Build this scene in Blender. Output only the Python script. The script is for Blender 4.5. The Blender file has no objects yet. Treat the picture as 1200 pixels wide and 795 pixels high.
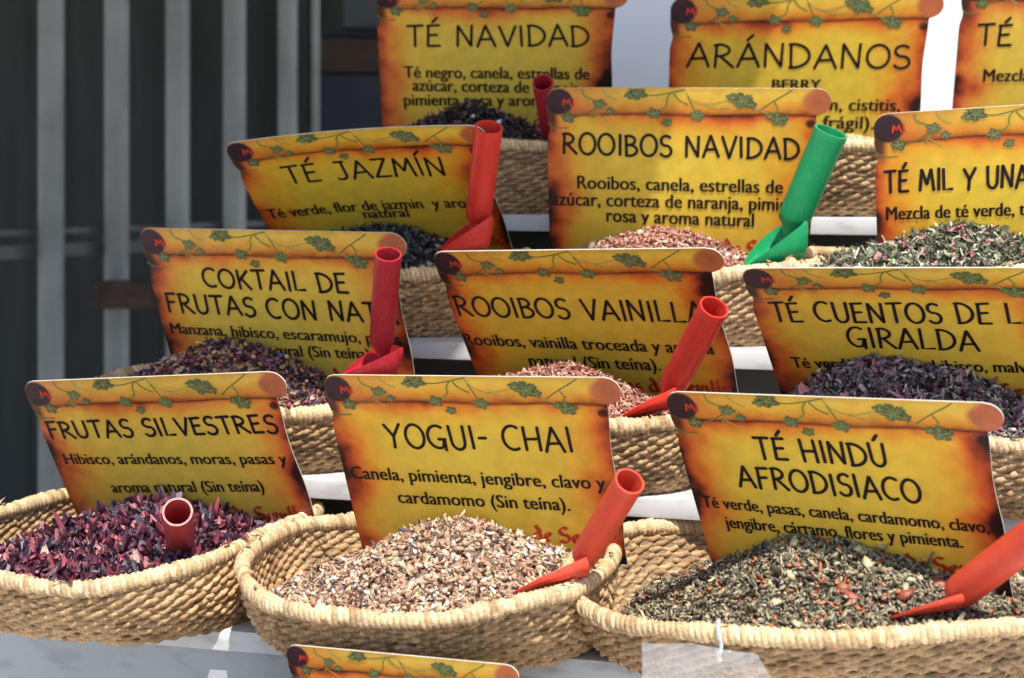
import bpy, bmesh, math, random
import numpy as np
from mathutils import Matrix, Vector

R = math.radians
scene = bpy.context.scene
COL = scene.collection
CAMZ = 1.45

# ------------------------------------------------------------------ camera, sky, sun, exposure
cam_d = bpy.data.cameras.new("camera")
cam_d.sensor_width = 36.0
cam_d.lens = 60.0
cam_d.shift_y = -0.1729
cam_d.clip_start = 0.05
cam_d.clip_end = 500
cam_d.dof.use_dof = True
cam_d.dof.focus_distance = 1.58
cam_d.dof.aperture_fstop = 7.5
cam = bpy.data.objects.new("camera", cam_d)
cam.location = (0, 0, CAMZ)
cam.rotation_euler = (R(90), 0, 0)
COL.objects.link(cam)
scene.camera = cam

SUN_EL, SUN_AZ = 59.0, 15.0            # azimuth measured to the right of straight behind the camera
sx = math.sin(R(SUN_AZ)) * math.cos(R(SUN_EL))
sy = -math.cos(R(SUN_AZ)) * math.cos(R(SUN_EL))
sz = math.sin(R(SUN_EL))
sun_d = bpy.data.lights.new("sun", 'SUN')
sun_d.energy = 5.0
sun_d.angle = R(0.5)
sun_d.color = (1.0, 0.94, 0.85)
sun = bpy.data.objects.new("sun", sun_d)
sun.rotation_euler = Vector((-sx, -sy, -sz)).to_track_quat('-Z', 'Y').to_euler()
sun.location = (2, -3, 6)
COL.objects.link(sun)

world = bpy.data.worlds.new("World")
scene.world = world
world.use_nodes = True
wn = world.node_tree
for n in list(wn.nodes):
    wn.nodes.remove(n)
sky = wn.nodes.new('ShaderNodeTexSky')
sky.sky_type = 'NISHITA'
sky.sun_disc = False
sky.sun_elevation = R(SUN_EL)
sky.sun_rotation = math.atan2(sx, sy)
bg = wn.nodes.new('ShaderNodeBackground')
bg.inputs['Strength'].default_value = 0.15
wo = wn.nodes.new('ShaderNodeOutputWorld')
wn.links.new(sky.outputs[0], bg.inputs[0])
wn.links.new(bg.outputs[0], wo.inputs[0])

scene.view_settings.view_transform = 'Standard'
scene.view_settings.look = 'None'
scene.view_settings.exposure = 0.5
scene.view_settings.gamma = 1.0
scene.view_settings.use_curve_mapping = False

# ------------------------------------------------------------------ helpers
rng = np.random.default_rng(7)
random.seed(7)


def at(px, py, d):
    """point seen at photo pixel (px, py), d metres in front of the viewpoint"""
    return Vector(((px - 600) / 2000 * d, d, CAMZ - (py - 190) / 2000 * d))


def tag(o, label=None, cat=None, group=None, kind=None):
    if label: o['label'] = label
    if cat: o['category'] = cat
    if group: o['group'] = group
    if kind: o['kind'] = kind
    return o


def empty(name, loc, rot=None, **kw):
    o = bpy.data.objects.new(name, None)
    o.empty_display_size = 0.05
    COL.objects.link(o)
    if rot is not None:
        o.matrix_world = Matrix.Translation(loc) @ rot.to_4x4()
    else:
        o.location = loc
    return tag(o, **kw)


def link(name, me, mat, parent=None):
    o = bpy.data.objects.new(name, me)
    COL.objects.link(o)
    if mat:
        for m in (mat if isinstance(mat, (list, tuple)) else [mat]):
            me.materials.append(m)
    if parent:
        o.parent = parent
    return o


def mesh_np(name, verts, faces, col=None, smooth=True, mi=None):
    """verts (n,3); faces: list of (m,k) arrays; col (n,3)"""
    me = bpy.data.meshes.new(name)
    verts = np.asarray(verts, dtype=np.float32)
    if not isinstance(faces, (list, tuple)):
        faces = [faces]
    faces = [np.asarray(f, dtype=np.int32) for f in faces if len(f)]
    loops = np.concatenate([f.ravel() for f in faces])
    tot = np.concatenate([np.full(len(f), f.shape[1], dtype=np.int32) for f in faces])
    start = np.concatenate([[0], np.cumsum(tot)[:-1]]).astype(np.int32)
    me.vertices.add(len(verts)); me.vertices.foreach_set('co', verts.ravel())
    me.loops.add(len(loops)); me.loops.foreach_set('vertex_index', loops)
    me.polygons.add(len(tot)); me.polygons.foreach_set('loop_start', start)
    me.polygons.foreach_set('loop_total', tot)
    me.polygons.foreach_set('use_smooth', np.full(len(tot), smooth, dtype=bool))
    if mi is not None:
        me.polygons.foreach_set('material_index', np.asarray(mi, dtype=np.int32))
    me.update(calc_edges=True)
    if col is not None:
        a = me.color_attributes.new('Col', 'FLOAT_COLOR', 'POINT')
        c = np.ones((len(verts), 4), dtype=np.float32); c[:, :3] = col
        a.data.foreach_set('color', c.ravel())
    me.validate()
    return me


def grid_faces(nu, nv, wrap_u=False, wrap_v=False, base=0):
    """vertex index = u*nv+v"""
    us = np.arange(nu if wrap_u else nu - 1); vs = np.arange(nv if wrap_v else nv - 1)
    U, V = np.meshgrid(us, vs, indexing='ij')
    U2 = (U + 1) % nu; V2 = (V + 1) % nv
    return np.stack([U * nv + V, U2 * nv + V, U2 * nv + V2, U * nv + V2], -1).reshape(-1, 4) + base


class MB:
    def __init__(s): s.bm = bmesh.new()

    def box(s, x0, x1, y0, y1, z0, z1, mat=None, bevel=0.0):
        r = bmesh.ops.create_cube(s.bm, size=1.0)
        vs = r['verts']
        for v in vs:
            v.co = Vector(((x0 + x1) / 2 + v.co.x * (x1 - x0), (y0 + y1) / 2 + v.co.y * (y1 - y0), (z0 + z1) / 2 + v.co.z * (z1 - z0)))
        if bevel:
            es = list({e for v in vs for e in v.link_edges})
            rr = bmesh.ops.bevel(s.bm, geom=es, offset=bevel, segments=2, affect='EDGES', profile=0.6)
            vs = list({v for f in rr['faces'] for v in f.verts} | {v for v in vs if v.is_valid})
        if mat is not None:
            for v in vs: v.co = mat @ v.co
        return s

    def tube(s, p0, p1, r0, r1=None, n=16, caps=True):
        p0, p1 = Vector(p0), Vector(p1); r1 = r0 if r1 is None else r1
        d = (p1 - p0).normalized(); q = d.to_track_quat('Z', 'Y')
        rings = []
        for p, r in ((p0, r0), (p1, r1)):
            rings.append([s.bm.verts.new(p + q @ Vector((r * math.cos(2 * math.pi * k / n), r * math.sin(2 * math.pi * k / n), 0))) for k in range(n)])
        for k in range(n):
            s.bm.faces.new((rings[0][k], rings[0][(k + 1) % n], rings[1][(k + 1) % n], rings[1][k]))
        if caps:
            s.bm.faces.new(rings[0][::-1]); s.bm.faces.new(rings[1])
        return s

    def build(s, name, mat, parent=None, smooth=False):
        bmesh.ops.recalc_face_normals(s.bm, faces=s.bm.faces)
        me = bpy.data.meshes.new(name); s.bm.to_mesh(me); s.bm.free()
        if smooth:
            me.polygons.foreach_set('use_smooth', [True] * len(me.polygons))
            me.set_sharp_from_angle(angle=R(40))
        return link(name, me, mat, parent)


def nodes(name):
    m = bpy.data.materials.new(name); m.use_nodes = True
    nt = m.node_tree
    return m, nt, nt.nodes['Principled BSDF'], nt.nodes['Material Output']


def noise_mix(nt, scale, c0, c1, detail=6, coord='Object', stretch=None, lo=0.35, hi=0.65):
    tc = nt.nodes.new('ShaderNodeTexCoord'); nz = nt.nodes.new('ShaderNodeTexNoise')
    nz.inputs['Scale'].default_value = scale; nz.inputs['Detail'].default_value = detail
    src = tc.outputs[coord]
    if stretch:
        mp = nt.nodes.new('ShaderNodeMapping'); mp.inputs['Scale'].default_value = stretch
        nt.links.new(src, mp.inputs[0]); src = mp.outputs[0]
    nt.links.new(src, nz.inputs['Vector'])
    cr = nt.nodes.new('ShaderNodeValToRGB')
    cr.color_ramp.elements[0].position = lo; cr.color_ramp.elements[1].position = hi
    cr.color_ramp.elements[0].color = (*c0, 1); cr.color_ramp.elements[1].color = (*c1, 1)
    nt.links.new(nz.outputs['Fac'], cr.inputs[0])
    return cr, nz


def plain(name, c0, c1, scale=20, rough=0.5, bump=0.0, bscale=None, spec=0.5, stretch=None, coat=0.0, metal=0.0):
    m, nt, p, out = nodes(name)
    cr, nz = noise_mix(nt, scale, c0, c1, stretch=stretch)
    nt.links.new(cr.outputs[0], p.inputs['Base Color'])
    p.inputs['Roughness'].default_value = rough
    p.inputs['Specular IOR Level'].default_value = spec
    p.inputs['Metallic'].default_value = metal
    p.inputs['Coat Weight'].default_value = coat
    if bump:
        b = nt.nodes.new('ShaderNodeBump'); b.inputs['Strength'].default_value = bump
        b.inputs['Distance'].default_value = 0.002
        if bscale:
            n2 = nt.nodes.new('ShaderNodeTexNoise'); n2.inputs['Scale'].default_value = bscale
            tc = nt.nodes.new('ShaderNodeTexCoord'); nt.links.new(tc.outputs['Object'], n2.inputs['Vector'])
            nt.links.new(n2.outputs['Fac'], b.inputs['Height'])
        else:
            nt.links.new(nz.outputs['Fac'], b.inputs['Height'])
        nt.links.new(b.outputs[0], p.inputs['Normal'])
    return m


def attr_mat(name, rough=0.6, spec=0.4, var=0.25, scale=250, bump=0.3, coat=0.0, transl=0.0, stretch=None):
    """base colour from the pieces' own colours, broken up by fine noise"""
    m, nt, p, out = nodes(name)
    at_ = nt.nodes.new('ShaderNodeAttribute'); at_.attribute_name = 'Col'
    cr, nz = noise_mix(nt, scale, (1 - var,) * 3, (1 + var * 0.6,) * 3, stretch=stretch)
    mx = nt.nodes.new('ShaderNodeMix'); mx.data_type = 'RGBA'; mx.blend_type = 'MULTIPLY'
    mx.inputs[0].default_value = 1.0
    nt.links.new(at_.outputs['Color'], mx.inputs[6]); nt.links.new(cr.outputs[0], mx.inputs[7])
    nt.links.new(mx.outputs[2], p.inputs['Base Color'])
    p.inputs['Roughness'].default_value = rough
    p.inputs['Specular IOR Level'].default_value = spec
    p.inputs['Coat Weight'].default_value = coat
    p.inputs['Coat Roughness'].default_value = 0.18
    if bump:
        b = nt.nodes.new('ShaderNodeBump'); b.inputs['Strength'].default_value = bump; b.inputs['Distance'].default_value = 0.001
        nt.links.new(nz.outputs['Fac'], b.inputs['Height']); nt.links.new(b.outputs[0], p.inputs['Normal'])
    if transl:
        tr = nt.nodes.new('ShaderNodeBsdfTranslucent'); nt.links.new(mx.outputs[2], tr.inputs[0])
        ms = nt.nodes.new('ShaderNodeMixShader'); ms.inputs[0].default_value = transl
        nt.links.new(p.outputs[0], ms.inputs[1]); nt.links.new(tr.outputs[0], ms.inputs[2])
        nt.links.new(ms.outputs[0], out.inputs['Surface'])
    return m


def vnoise(x, y, seed=0):
    def h(i, j):
        n = (i.astype(np.int64) * 374761393 + j.astype(np.int64) * 668265263 + seed * 982451653) & 0x7fffffff
        n = ((n ^ (n >> 13)) * 1274126177) & 0x7fffffff
        return ((n ^ (n >> 16)) & 0xffff) / 65535.0
    xi, yi = np.floor(x), np.floor(y); fx, fy = x - xi, y - yi
    fx = fx * fx * (3 - 2 * fx); fy = fy * fy * (3 - 2 * fy)
    a, b, c, d = h(xi, yi), h(xi + 1, yi), h(xi, yi + 1), h(xi + 1, yi + 1)
    return (a * (1 - fx) + b * fx) * (1 - fy) + (c * (1 - fx) + d * fx) * fy


def fbm(x, y, seed=0, oct=4):
    s = 0; a = 0.5
    for o in range(oct):
        s = s + a * vnoise(x * 2 ** o, y * 2 ** o, seed + o); a *= 0.5
    return s / 0.94


# ------------------------------------------------------------------ materials
M = {}
M['white'] = plain('white_paint', (0.48, 0.49, 0.51), (0.55, 0.555, 0.57), 9, 0.42, 0.06, 90)
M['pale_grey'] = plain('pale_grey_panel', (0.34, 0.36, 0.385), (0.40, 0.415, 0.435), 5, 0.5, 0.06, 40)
def grime(m, strength=0.35):
    """scuffs and tea dust rubbed into a painted board"""
    nt = m.node_tree; p = nt.nodes['Principled BSDF']; src = p.inputs['Base Color'].links[0].from_socket
    a, _ = noise_mix(nt, 26, (1, 1, 1), (0.42, 0.38, 0.32), detail=9, stretch=(1, 1, 2.5), lo=0.52, hi=0.80)
    mx = nt.nodes.new('ShaderNodeMix'); mx.data_type = 'RGBA'; mx.blend_type = 'MULTIPLY'; mx.inputs[0].default_value = strength
    nt.links.new(src, mx.inputs[6]); nt.links.new(a.outputs[0], mx.inputs[7]); nt.links.new(mx.outputs[2], p.inputs['Base Color'])


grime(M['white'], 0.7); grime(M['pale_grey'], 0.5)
M['white_wall'] = plain('white_wall', (0.70, 0.70, 0.74), (0.76, 0.76, 0.79), 3, 0.6, 0.05, 60)
M['under'] = plain('grey_underside', (0.20, 0.195, 0.18), (0.26, 0.25, 0.235), 6, 0.8)
M['pave'] = plain('paving', (0.46, 0.44, 0.40), (0.60, 0.575, 0.53), 4, 0.9, 0.3, 30)
M['bar'] = plain('grey_bar_paint', (0.17, 0.175, 0.17), (0.26, 0.265, 0.255), 5, 0.55, 0.1, 60)
M['rail'] = plain('dark_rail_paint', (0.08, 0.083, 0.08), (0.13, 0.133, 0.128), 5, 0.6)
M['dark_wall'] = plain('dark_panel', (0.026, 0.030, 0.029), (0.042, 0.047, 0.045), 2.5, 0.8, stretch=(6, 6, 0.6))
M['rust'] = plain('rusty_brown', (0.022, 0.012, 0.010), (0.060, 0.032, 0.022), 25, 0.8)
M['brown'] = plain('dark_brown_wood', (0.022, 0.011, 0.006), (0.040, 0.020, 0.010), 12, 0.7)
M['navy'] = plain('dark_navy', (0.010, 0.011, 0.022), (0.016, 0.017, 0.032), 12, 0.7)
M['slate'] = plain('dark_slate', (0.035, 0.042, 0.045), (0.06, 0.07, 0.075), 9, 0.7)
M['canvas'] = plain('awning_canvas', (0.30, 0.29, 0.26), (0.36, 0.35, 0.31), 14, 0.9)
M['metal'] = plain('galvanised', (0.35, 0.36, 0.37), (0.45, 0.46, 0.47), 30, 0.4, metal=0.8)
M['straw'] = attr_mat('seagrass', 0.62, 0.35, 0.30, 420, 0.5)
M['art'] = attr_mat('printed_card', 0.45, 0.3, 0.08, 60, 0.0, coat=0.10, transl=0.32)
M['card_back'] = plain('white_card', (0.72, 0.72, 0.70), (0.78, 0.78, 0.76), 20, 0.6)
M['card_edge'] = plain('card_edge', (0.46, 0.43, 0.36), (0.58, 0.54, 0.46), 60, 0.5)
M['ink'] = plain('dark_ink', (0.010, 0.006, 0.008), (0.022, 0.010, 0.010), 300, 0.5, coat=0.05, spec=0.25)
M['ink_red'] = plain('red_ink', (0.46, 0.030, 0.016), (0.58, 0.05, 0.022), 200, 0.5, coat=0.05, spec=0.25)
M['print'] = attr_mat('leaf_print', 0.45, 0.3, 0.25, 500, 0.0, coat=0.05)
M['herb'] = attr_mat('dried_herbs', 0.42, 0.55, 0.35, 900, 0.6)
M['tea'] = attr_mat('rolled_tea', 0.38, 0.6, 0.3, 900, 0.5)


def plastic(name, c, rough=0.42):
    """moulded plastic, scuffed and dusted by tea"""
    m, nt, p, out = nodes(name)
    cr, nz = noise_mix(nt, 40, tuple(v * 0.90 for v in c), c)
    p.inputs['Specular IOR Level'].default_value = 0.28
    dust, dz_ = noise_mix(nt, 95, (0, 0, 0), (1, 1, 1), detail=8, lo=0.50, hi=0.80)
    scr, sz_ = noise_mix(nt, 60, (0, 0, 0), (1, 1, 1), detail=5, stretch=(9, 9, 0.8), lo=0.60, hi=0.66)
    ad = nt.nodes.new('ShaderNodeMath'); ad.operation = 'ADD'; ad.use_clamp = True
    m1 = nt.nodes.new('ShaderNodeMath'); m1.operation = 'MULTIPLY'; m1.inputs[1].default_value = 0.06
    m2 = nt.nodes.new('ShaderNodeMath'); m2.operation = 'MULTIPLY'; m2.inputs[1].default_value = 0.10
    nt.links.new(dust.outputs[0], m1.inputs[0]); nt.links.new(scr.outputs[0], m2.inputs[0])
    nt.links.new(m1.outputs[0], ad.inputs[0]); nt.links.new(m2.outputs[0], ad.inputs[1])
    mx = nt.nodes.new('ShaderNodeMix'); mx.data_type = 'RGBA'
    nt.links.new(ad.outputs[0], mx.inputs[0]); nt.links.new(cr.outputs[0], mx.inputs[6]); mx.inputs[7].default_value = (0.50, 0.36, 0.27, 1)
    nt.links.new(mx.outputs[2], p.inputs['Base Color'])
    mr = nt.nodes.new('ShaderNodeMapRange'); mr.inputs[3].default_value = rough - 0.10; mr.inputs[4].default_value = rough + 0.35
    nt.links.new(ad.outputs[0], mr.inputs[0]); nt.links.new(mr.outputs[0], p.inputs['Roughness'])
    b = nt.nodes.new('ShaderNodeBump'); b.inputs['Strength'].default_value = 0.15; b.inputs['Distance'].default_value = 0.001
    nt.links.new(sz_.outputs['Fac'], b.inputs['Height']); nt.links.new(b.outputs[0], p.inputs['Normal'])
    tr = nt.nodes.new('ShaderNodeBsdfTranslucent'); nt.links.new(cr.outputs[0], tr.inputs[0])
    ms = nt.nodes.new('ShaderNodeMixShader'); ms.inputs[0].default_value = 0.12
    nt.links.new(p.outputs[0], ms.inputs[1]); nt.links.new(tr.outputs[0], ms.inputs[2])
    nt.links.new(ms.outputs[0], out.inputs['Surface'])
    return m


M['red'] = plastic('red_plastic', (0.70, 0.040, 0.026))
M['coral'] = plastic('coral_plastic', (0.72, 0.080, 0.042))
M['rose'] = plastic('faded_rose_plastic', (0.46, 0.06, 0.06))
M['crimson'] = plastic('crimson_plastic', (0.44, 0.022, 0.035))
M['green'] = plastic('green_plastic', (0.010, 0.30, 0.105))

m, nt, p, out = nodes('clear_plastic')
p.inputs['Base Color'].default_value = (0.75, 0.76, 0.78, 1)
p.inputs['Roughness'].default_value = 0.12
p.inputs['Coat Weight'].default_value = 0.5
cr, nz = noise_mix(nt, 18, (0.04,) * 3, (0.20,) * 3)
tb = nt.nodes.new('ShaderNodeBsdfTransparent'); ms = nt.nodes.new('ShaderNodeMixShader')
nt.links.new(cr.outputs[0], ms.inputs[0]); nt.links.new(tb.outputs[0], ms.inputs[1]); nt.links.new(p.outputs[0], ms.inputs[2])
nt.links.new(ms.outputs[0], out.inputs['Surface'])
b = nt.nodes.new('ShaderNodeBump'); b.inputs['Strength'].default_value = 0.35; b.inputs['Distance'].default_value = 0.004
nt.links.new(nz.outputs['Fac'], b.inputs['Height']); nt.links.new(b.outputs[0], p.inputs['Normal'])
M['clear'] = m

# ------------------------------------------------------------------ ground
gb = MB(); gb.box(-60, 60, -60, 60, -0.2, 0.0)
tag(gb.build('pavement', M['pave']), kind='structure')

# ------------------------------------------------------------------ display stand
TH = R(15.8)
FR = Matrix.Rotation(-TH, 4, 'Z')
PN = 0.18 * math.cos(TH)
D1 = 1.50 * math.cos(TH)               # normal distance of the first lip line
ZT = [CAMZ - 0.545, CAMZ - 0.432, CAMZ - 0.323, CAMZ - 0.198, CAMZ - 0.063]     # shelf tops, tier 0 to 4
LFT = [-1.25, -1.25, -0.93, -0.91, -0.80]
RGT = 0.62
stand = empty('display_stand', (0, 1.5, 0), label='white stepped display stand carrying four tiers of straw baskets', cat='display stand')
inv = Matrix.Translation((0, -1.5, 0))
for k in range(5):
    n0 = D1 + (k - 1) * PN
    b = MB(); b.box(LFT[k], RGT, n0, n0 + 0.33, ZT[k] - 0.02, ZT[k], inv @ FR, bevel=0.003)
    b.build('shelf', M['white'], stand, True)
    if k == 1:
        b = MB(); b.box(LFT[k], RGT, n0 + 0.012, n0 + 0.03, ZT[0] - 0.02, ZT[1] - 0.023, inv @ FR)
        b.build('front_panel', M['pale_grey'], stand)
    b = MB(); b.box(LFT[min(k + 1, 4)] + 0.01, RGT - 0.01, n0 + 0.335, n0 + 0.345, ZT[k] - 0.12, ZT[min(k + 1, 4)] - 0.024, inv @ FR)
    if k < 4: b.build('back_riser', M['under'], stand)
    else: b.bm.free()
    for xx in (LFT[k] + 0.004, RGT - 0.016):
        b = MB(); b.box(xx, xx + 0.012, n0 + 0.02, n0 + 0.325, 0.0 if k == 0 else ZT[k - 1] - 0.06, ZT[k] - 0.022, inv @ FR)
        b.build('end_panel', M['white'], stand)
for k, n in ((0, D1 - PN + 0.03), (4, D1 + 3 * PN + 0.30)):
    for xx in (LFT[k] + 0.03, RGT - 0.07):
        b = MB(); b.box(xx, xx + 0.035, n, n + 0.035, 0, ZT[k] - 0.024, inv @ FR)
        b.build('leg', M['white'], stand)
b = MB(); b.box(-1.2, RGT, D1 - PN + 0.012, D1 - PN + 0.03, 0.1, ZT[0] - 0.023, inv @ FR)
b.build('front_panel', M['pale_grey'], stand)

# white wall panel behind the upper tier
wp = empty('white_wall_panel', (0.6, 2.5, 0), label='smooth white wall panel rising behind the top row of signs', cat='wall')
b = MB(); b.box(-0.62, 1.6, D1 + 3 * PN + 0.40, D1 + 3 * PN + 0.46, 0.0, 2.3, Matrix.Translation((-0.6, -2.5, 0)) @ FR, bevel=0.004)
b.build('panel', M['white_wall'], wp)
b = MB(); b.box(-0.62, 1.6, D1 + 3 * PN + 0.385, D1 + 3 * PN + 0.475, 2.302, 2.36, Matrix.Translation((-0.6, -2.5, 0)) @ FR, bevel=0.004)
b.build('capping', M['white_wall'], wp)

# ------------------------------------------------------------------ barred fence and the dark interior
F0 = Vector((-1.026, 3.8, 0)); FS = Vector((0.113, 0.142, 0))
fence = empty('bar_fence', F0, label='grey metal fence of upright round bars in the shade at left', cat='fence')
for k in range(-6, 5):
    q = FS * k
    b = MB(); b.tube(q + Vector((0, 0, 0.03)), q + Vector((0, 0, 2.6)), 0.0285 if k < 4 else 0.025, n=20)
    b.build('bar', M['bar'], fence, True)
q = FS * 4.55
b = MB(); b.tube(q + Vector((0, 0, 0.03)), q + Vector((0, 0, 2.6)), 0.011, n=12); b.build('thin_post', M['bar'], fence, True)
fd = FS.normalized(); fang = math.atan2(fd.y, fd.x); FM = Matrix.Rotation(fang, 4, 'Z')
for z0, z1, off in ((CAMZ - 0.163, CAMZ - 0.150, 0.036), (CAMZ - 0.215, CAMZ - 0.185, 0.040), (0.05, 0.09, 0.036), (2.45, 2.49, 0.036)):
    b = MB(); b.box(-1.15, 0.70, off, off + 0.02, z0, z1, FM); b.build('rail', M['rail'], fence)
pb = at(113, 329, 3.86) - F0; pe = at(190, 361, 3.86) - F0
b = MB(); b.box(pb.x, pe.x, 0.02, 0.075, pe.z, pb.z, bevel=0.004)
b.build('lock_box', M['rust'], fence)

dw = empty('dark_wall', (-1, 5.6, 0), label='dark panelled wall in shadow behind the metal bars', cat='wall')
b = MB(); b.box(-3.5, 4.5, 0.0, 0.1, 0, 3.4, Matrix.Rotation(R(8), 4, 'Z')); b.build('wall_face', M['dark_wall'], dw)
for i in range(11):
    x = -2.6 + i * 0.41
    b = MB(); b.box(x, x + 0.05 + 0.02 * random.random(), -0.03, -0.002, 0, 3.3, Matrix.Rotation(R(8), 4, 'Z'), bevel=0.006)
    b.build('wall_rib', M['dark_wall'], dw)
cab = empty('dark_cabinet', at(415, 190, 5.0) - Vector((0, 0, CAMZ)), label='dark cabinet with a brown band in the shadow beside the bars', cat='cabinet')
cb = Vector(cab.location)
def cabbox(name, px0, px1, py0, py1, mat, dep):
    a, c = at(px0, py1, 5.0) - cb, at(px1, py0, 5.0) - cb
    b = MB(); b.box(a.x, c.x, dep, 0.42, a.z, c.z, bevel=0.006); return b.build(name, mat, cab)
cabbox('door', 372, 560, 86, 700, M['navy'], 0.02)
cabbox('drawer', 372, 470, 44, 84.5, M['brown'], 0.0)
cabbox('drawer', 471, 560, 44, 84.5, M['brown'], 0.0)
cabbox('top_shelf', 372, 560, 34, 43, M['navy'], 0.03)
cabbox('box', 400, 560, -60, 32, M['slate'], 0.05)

# awning added out of frame, edge shaped to shade upper left tiers and bars
AZ = 2.62
aw = empty('shade_awning', (-1.2, 3.2, AZ), label='unseen canvas awning added overhead to shade the left of the stall', cat='awning')
sh = (AZ - (CAMZ - 0.1)) / sz
def shade_pt(X, d): return Vector((X + sx * sh, d + sy * sh, AZ))
EDGE = [(-2.6, 1.84), (-0.30, 1.735), (-0.15, 1.755), (0.04, 1.90), (0.12, 1.97), (0.20, 2.14), (0.27, 2.30), (0.40, 2.62), (0.62, 3.1)]
nu, nv = 70, 26
vs = []
for i in range(nu):
    X_ = -2.6 + 3.22 * i / (nu - 1)
    pf = shade_pt(X_, float(np.interp(X_, [e[0] for e in EDGE], [e[1] for e in EDGE])))
    pb_ = Vector((-4.2 + 5.4 * i / (nu - 1), 6.3, AZ))
    for j in range(nv):
        v = j / (nv - 1)
        p_ = pf * (1 - v) + pb_ * v
        z = AZ - 0.05 * math.sin(math.pi * v) - 0.02 * math.sin(i * .6) * math.sin(math.pi * v) + 0.35 * v
        vs.append((p_.x + 1.2, p_.y - 3.2, z - AZ))
vs = np.array(vs); n_ = len(vs)
vv = np.concatenate([vs, vs + [0, 0, 0.006]])
gf = grid_faces(nu, nv)
per = [i * nv for i in range(nu)] + [(nu - 1) * nv + j for j in range(1, nv)] + [i * nv + nv - 1 for i in range(nu - 2, -1, -1)] + [j for j in range(nv - 2, 0, -1)]
per = np.array(per); pr2 = np.roll(per, -1)
link('canvas', mesh_np('canvas', vv, [gf, gf[:, ::-1] + n_, np.stack([per, pr2, pr2 + n_, per + n_], -1)]), M['canvas'], aw)
o_ = Vector((1.2, -3.2, -AZ))
for ea, eb in zip(EDGE[:-1], EDGE[1:]):
    b = MB(); b.tube(shade_pt(*ea) + o_ + Vector((0, 0, -0.012)), shade_pt(*eb) + o_ + Vector((0, 0, -0.012)), 0.012); b.build('front_pole', M['metal'], aw, True)
for pc in (Vector((-4.1, 6.2, AZ)), Vector((1.1, 6.2, AZ))):
    q = pc + o_; b = MB(); b.tube(Vector((q.x, q.y, -AZ)), q + Vector((0, 0, 0.34)), 0.022); b.build('post', M['metal'], aw, True)

# ------------------------------------------------------------------ baskets
def ell(phi, a, b, n=2.25):
    c, s = np.cos(phi), np.sin(phi)
    return a * np.sign(c) * np.abs(c) ** (2 / n), b * np.sign(s) * np.abs(s) ** (2 / n)


def even_phi(a, b, N, n=2.25):
    ph = np.linspace(0, 2 * np.pi, 4001); x, y = ell(ph, a, b, n)
    L = np.concatenate([[0], np.cumsum(np.hypot(np.diff(x), np.diff(y)))])
    return np.interp(np.linspace(0, L[-1], N, endpoint=False), L, ph), L[-1]


class Basket:
    pass


STRAW = np.array([0.53, 0.37, 0.210])


def straw_cols(n, seed):
    r = np.random.default_rng(seed)
    v = r.normal(1.0, 0.19, (n, 1)).clip(0.50, 1.45)
    c = STRAW * v
    g = r.random((n, 1))
    c = np.where(g < 0.12, c * [0.78, 0.70, 0.60], c)
    c = np.where(g > 0.90, c * [1.02, 1.06, 0.98], c)
    return c


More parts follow.
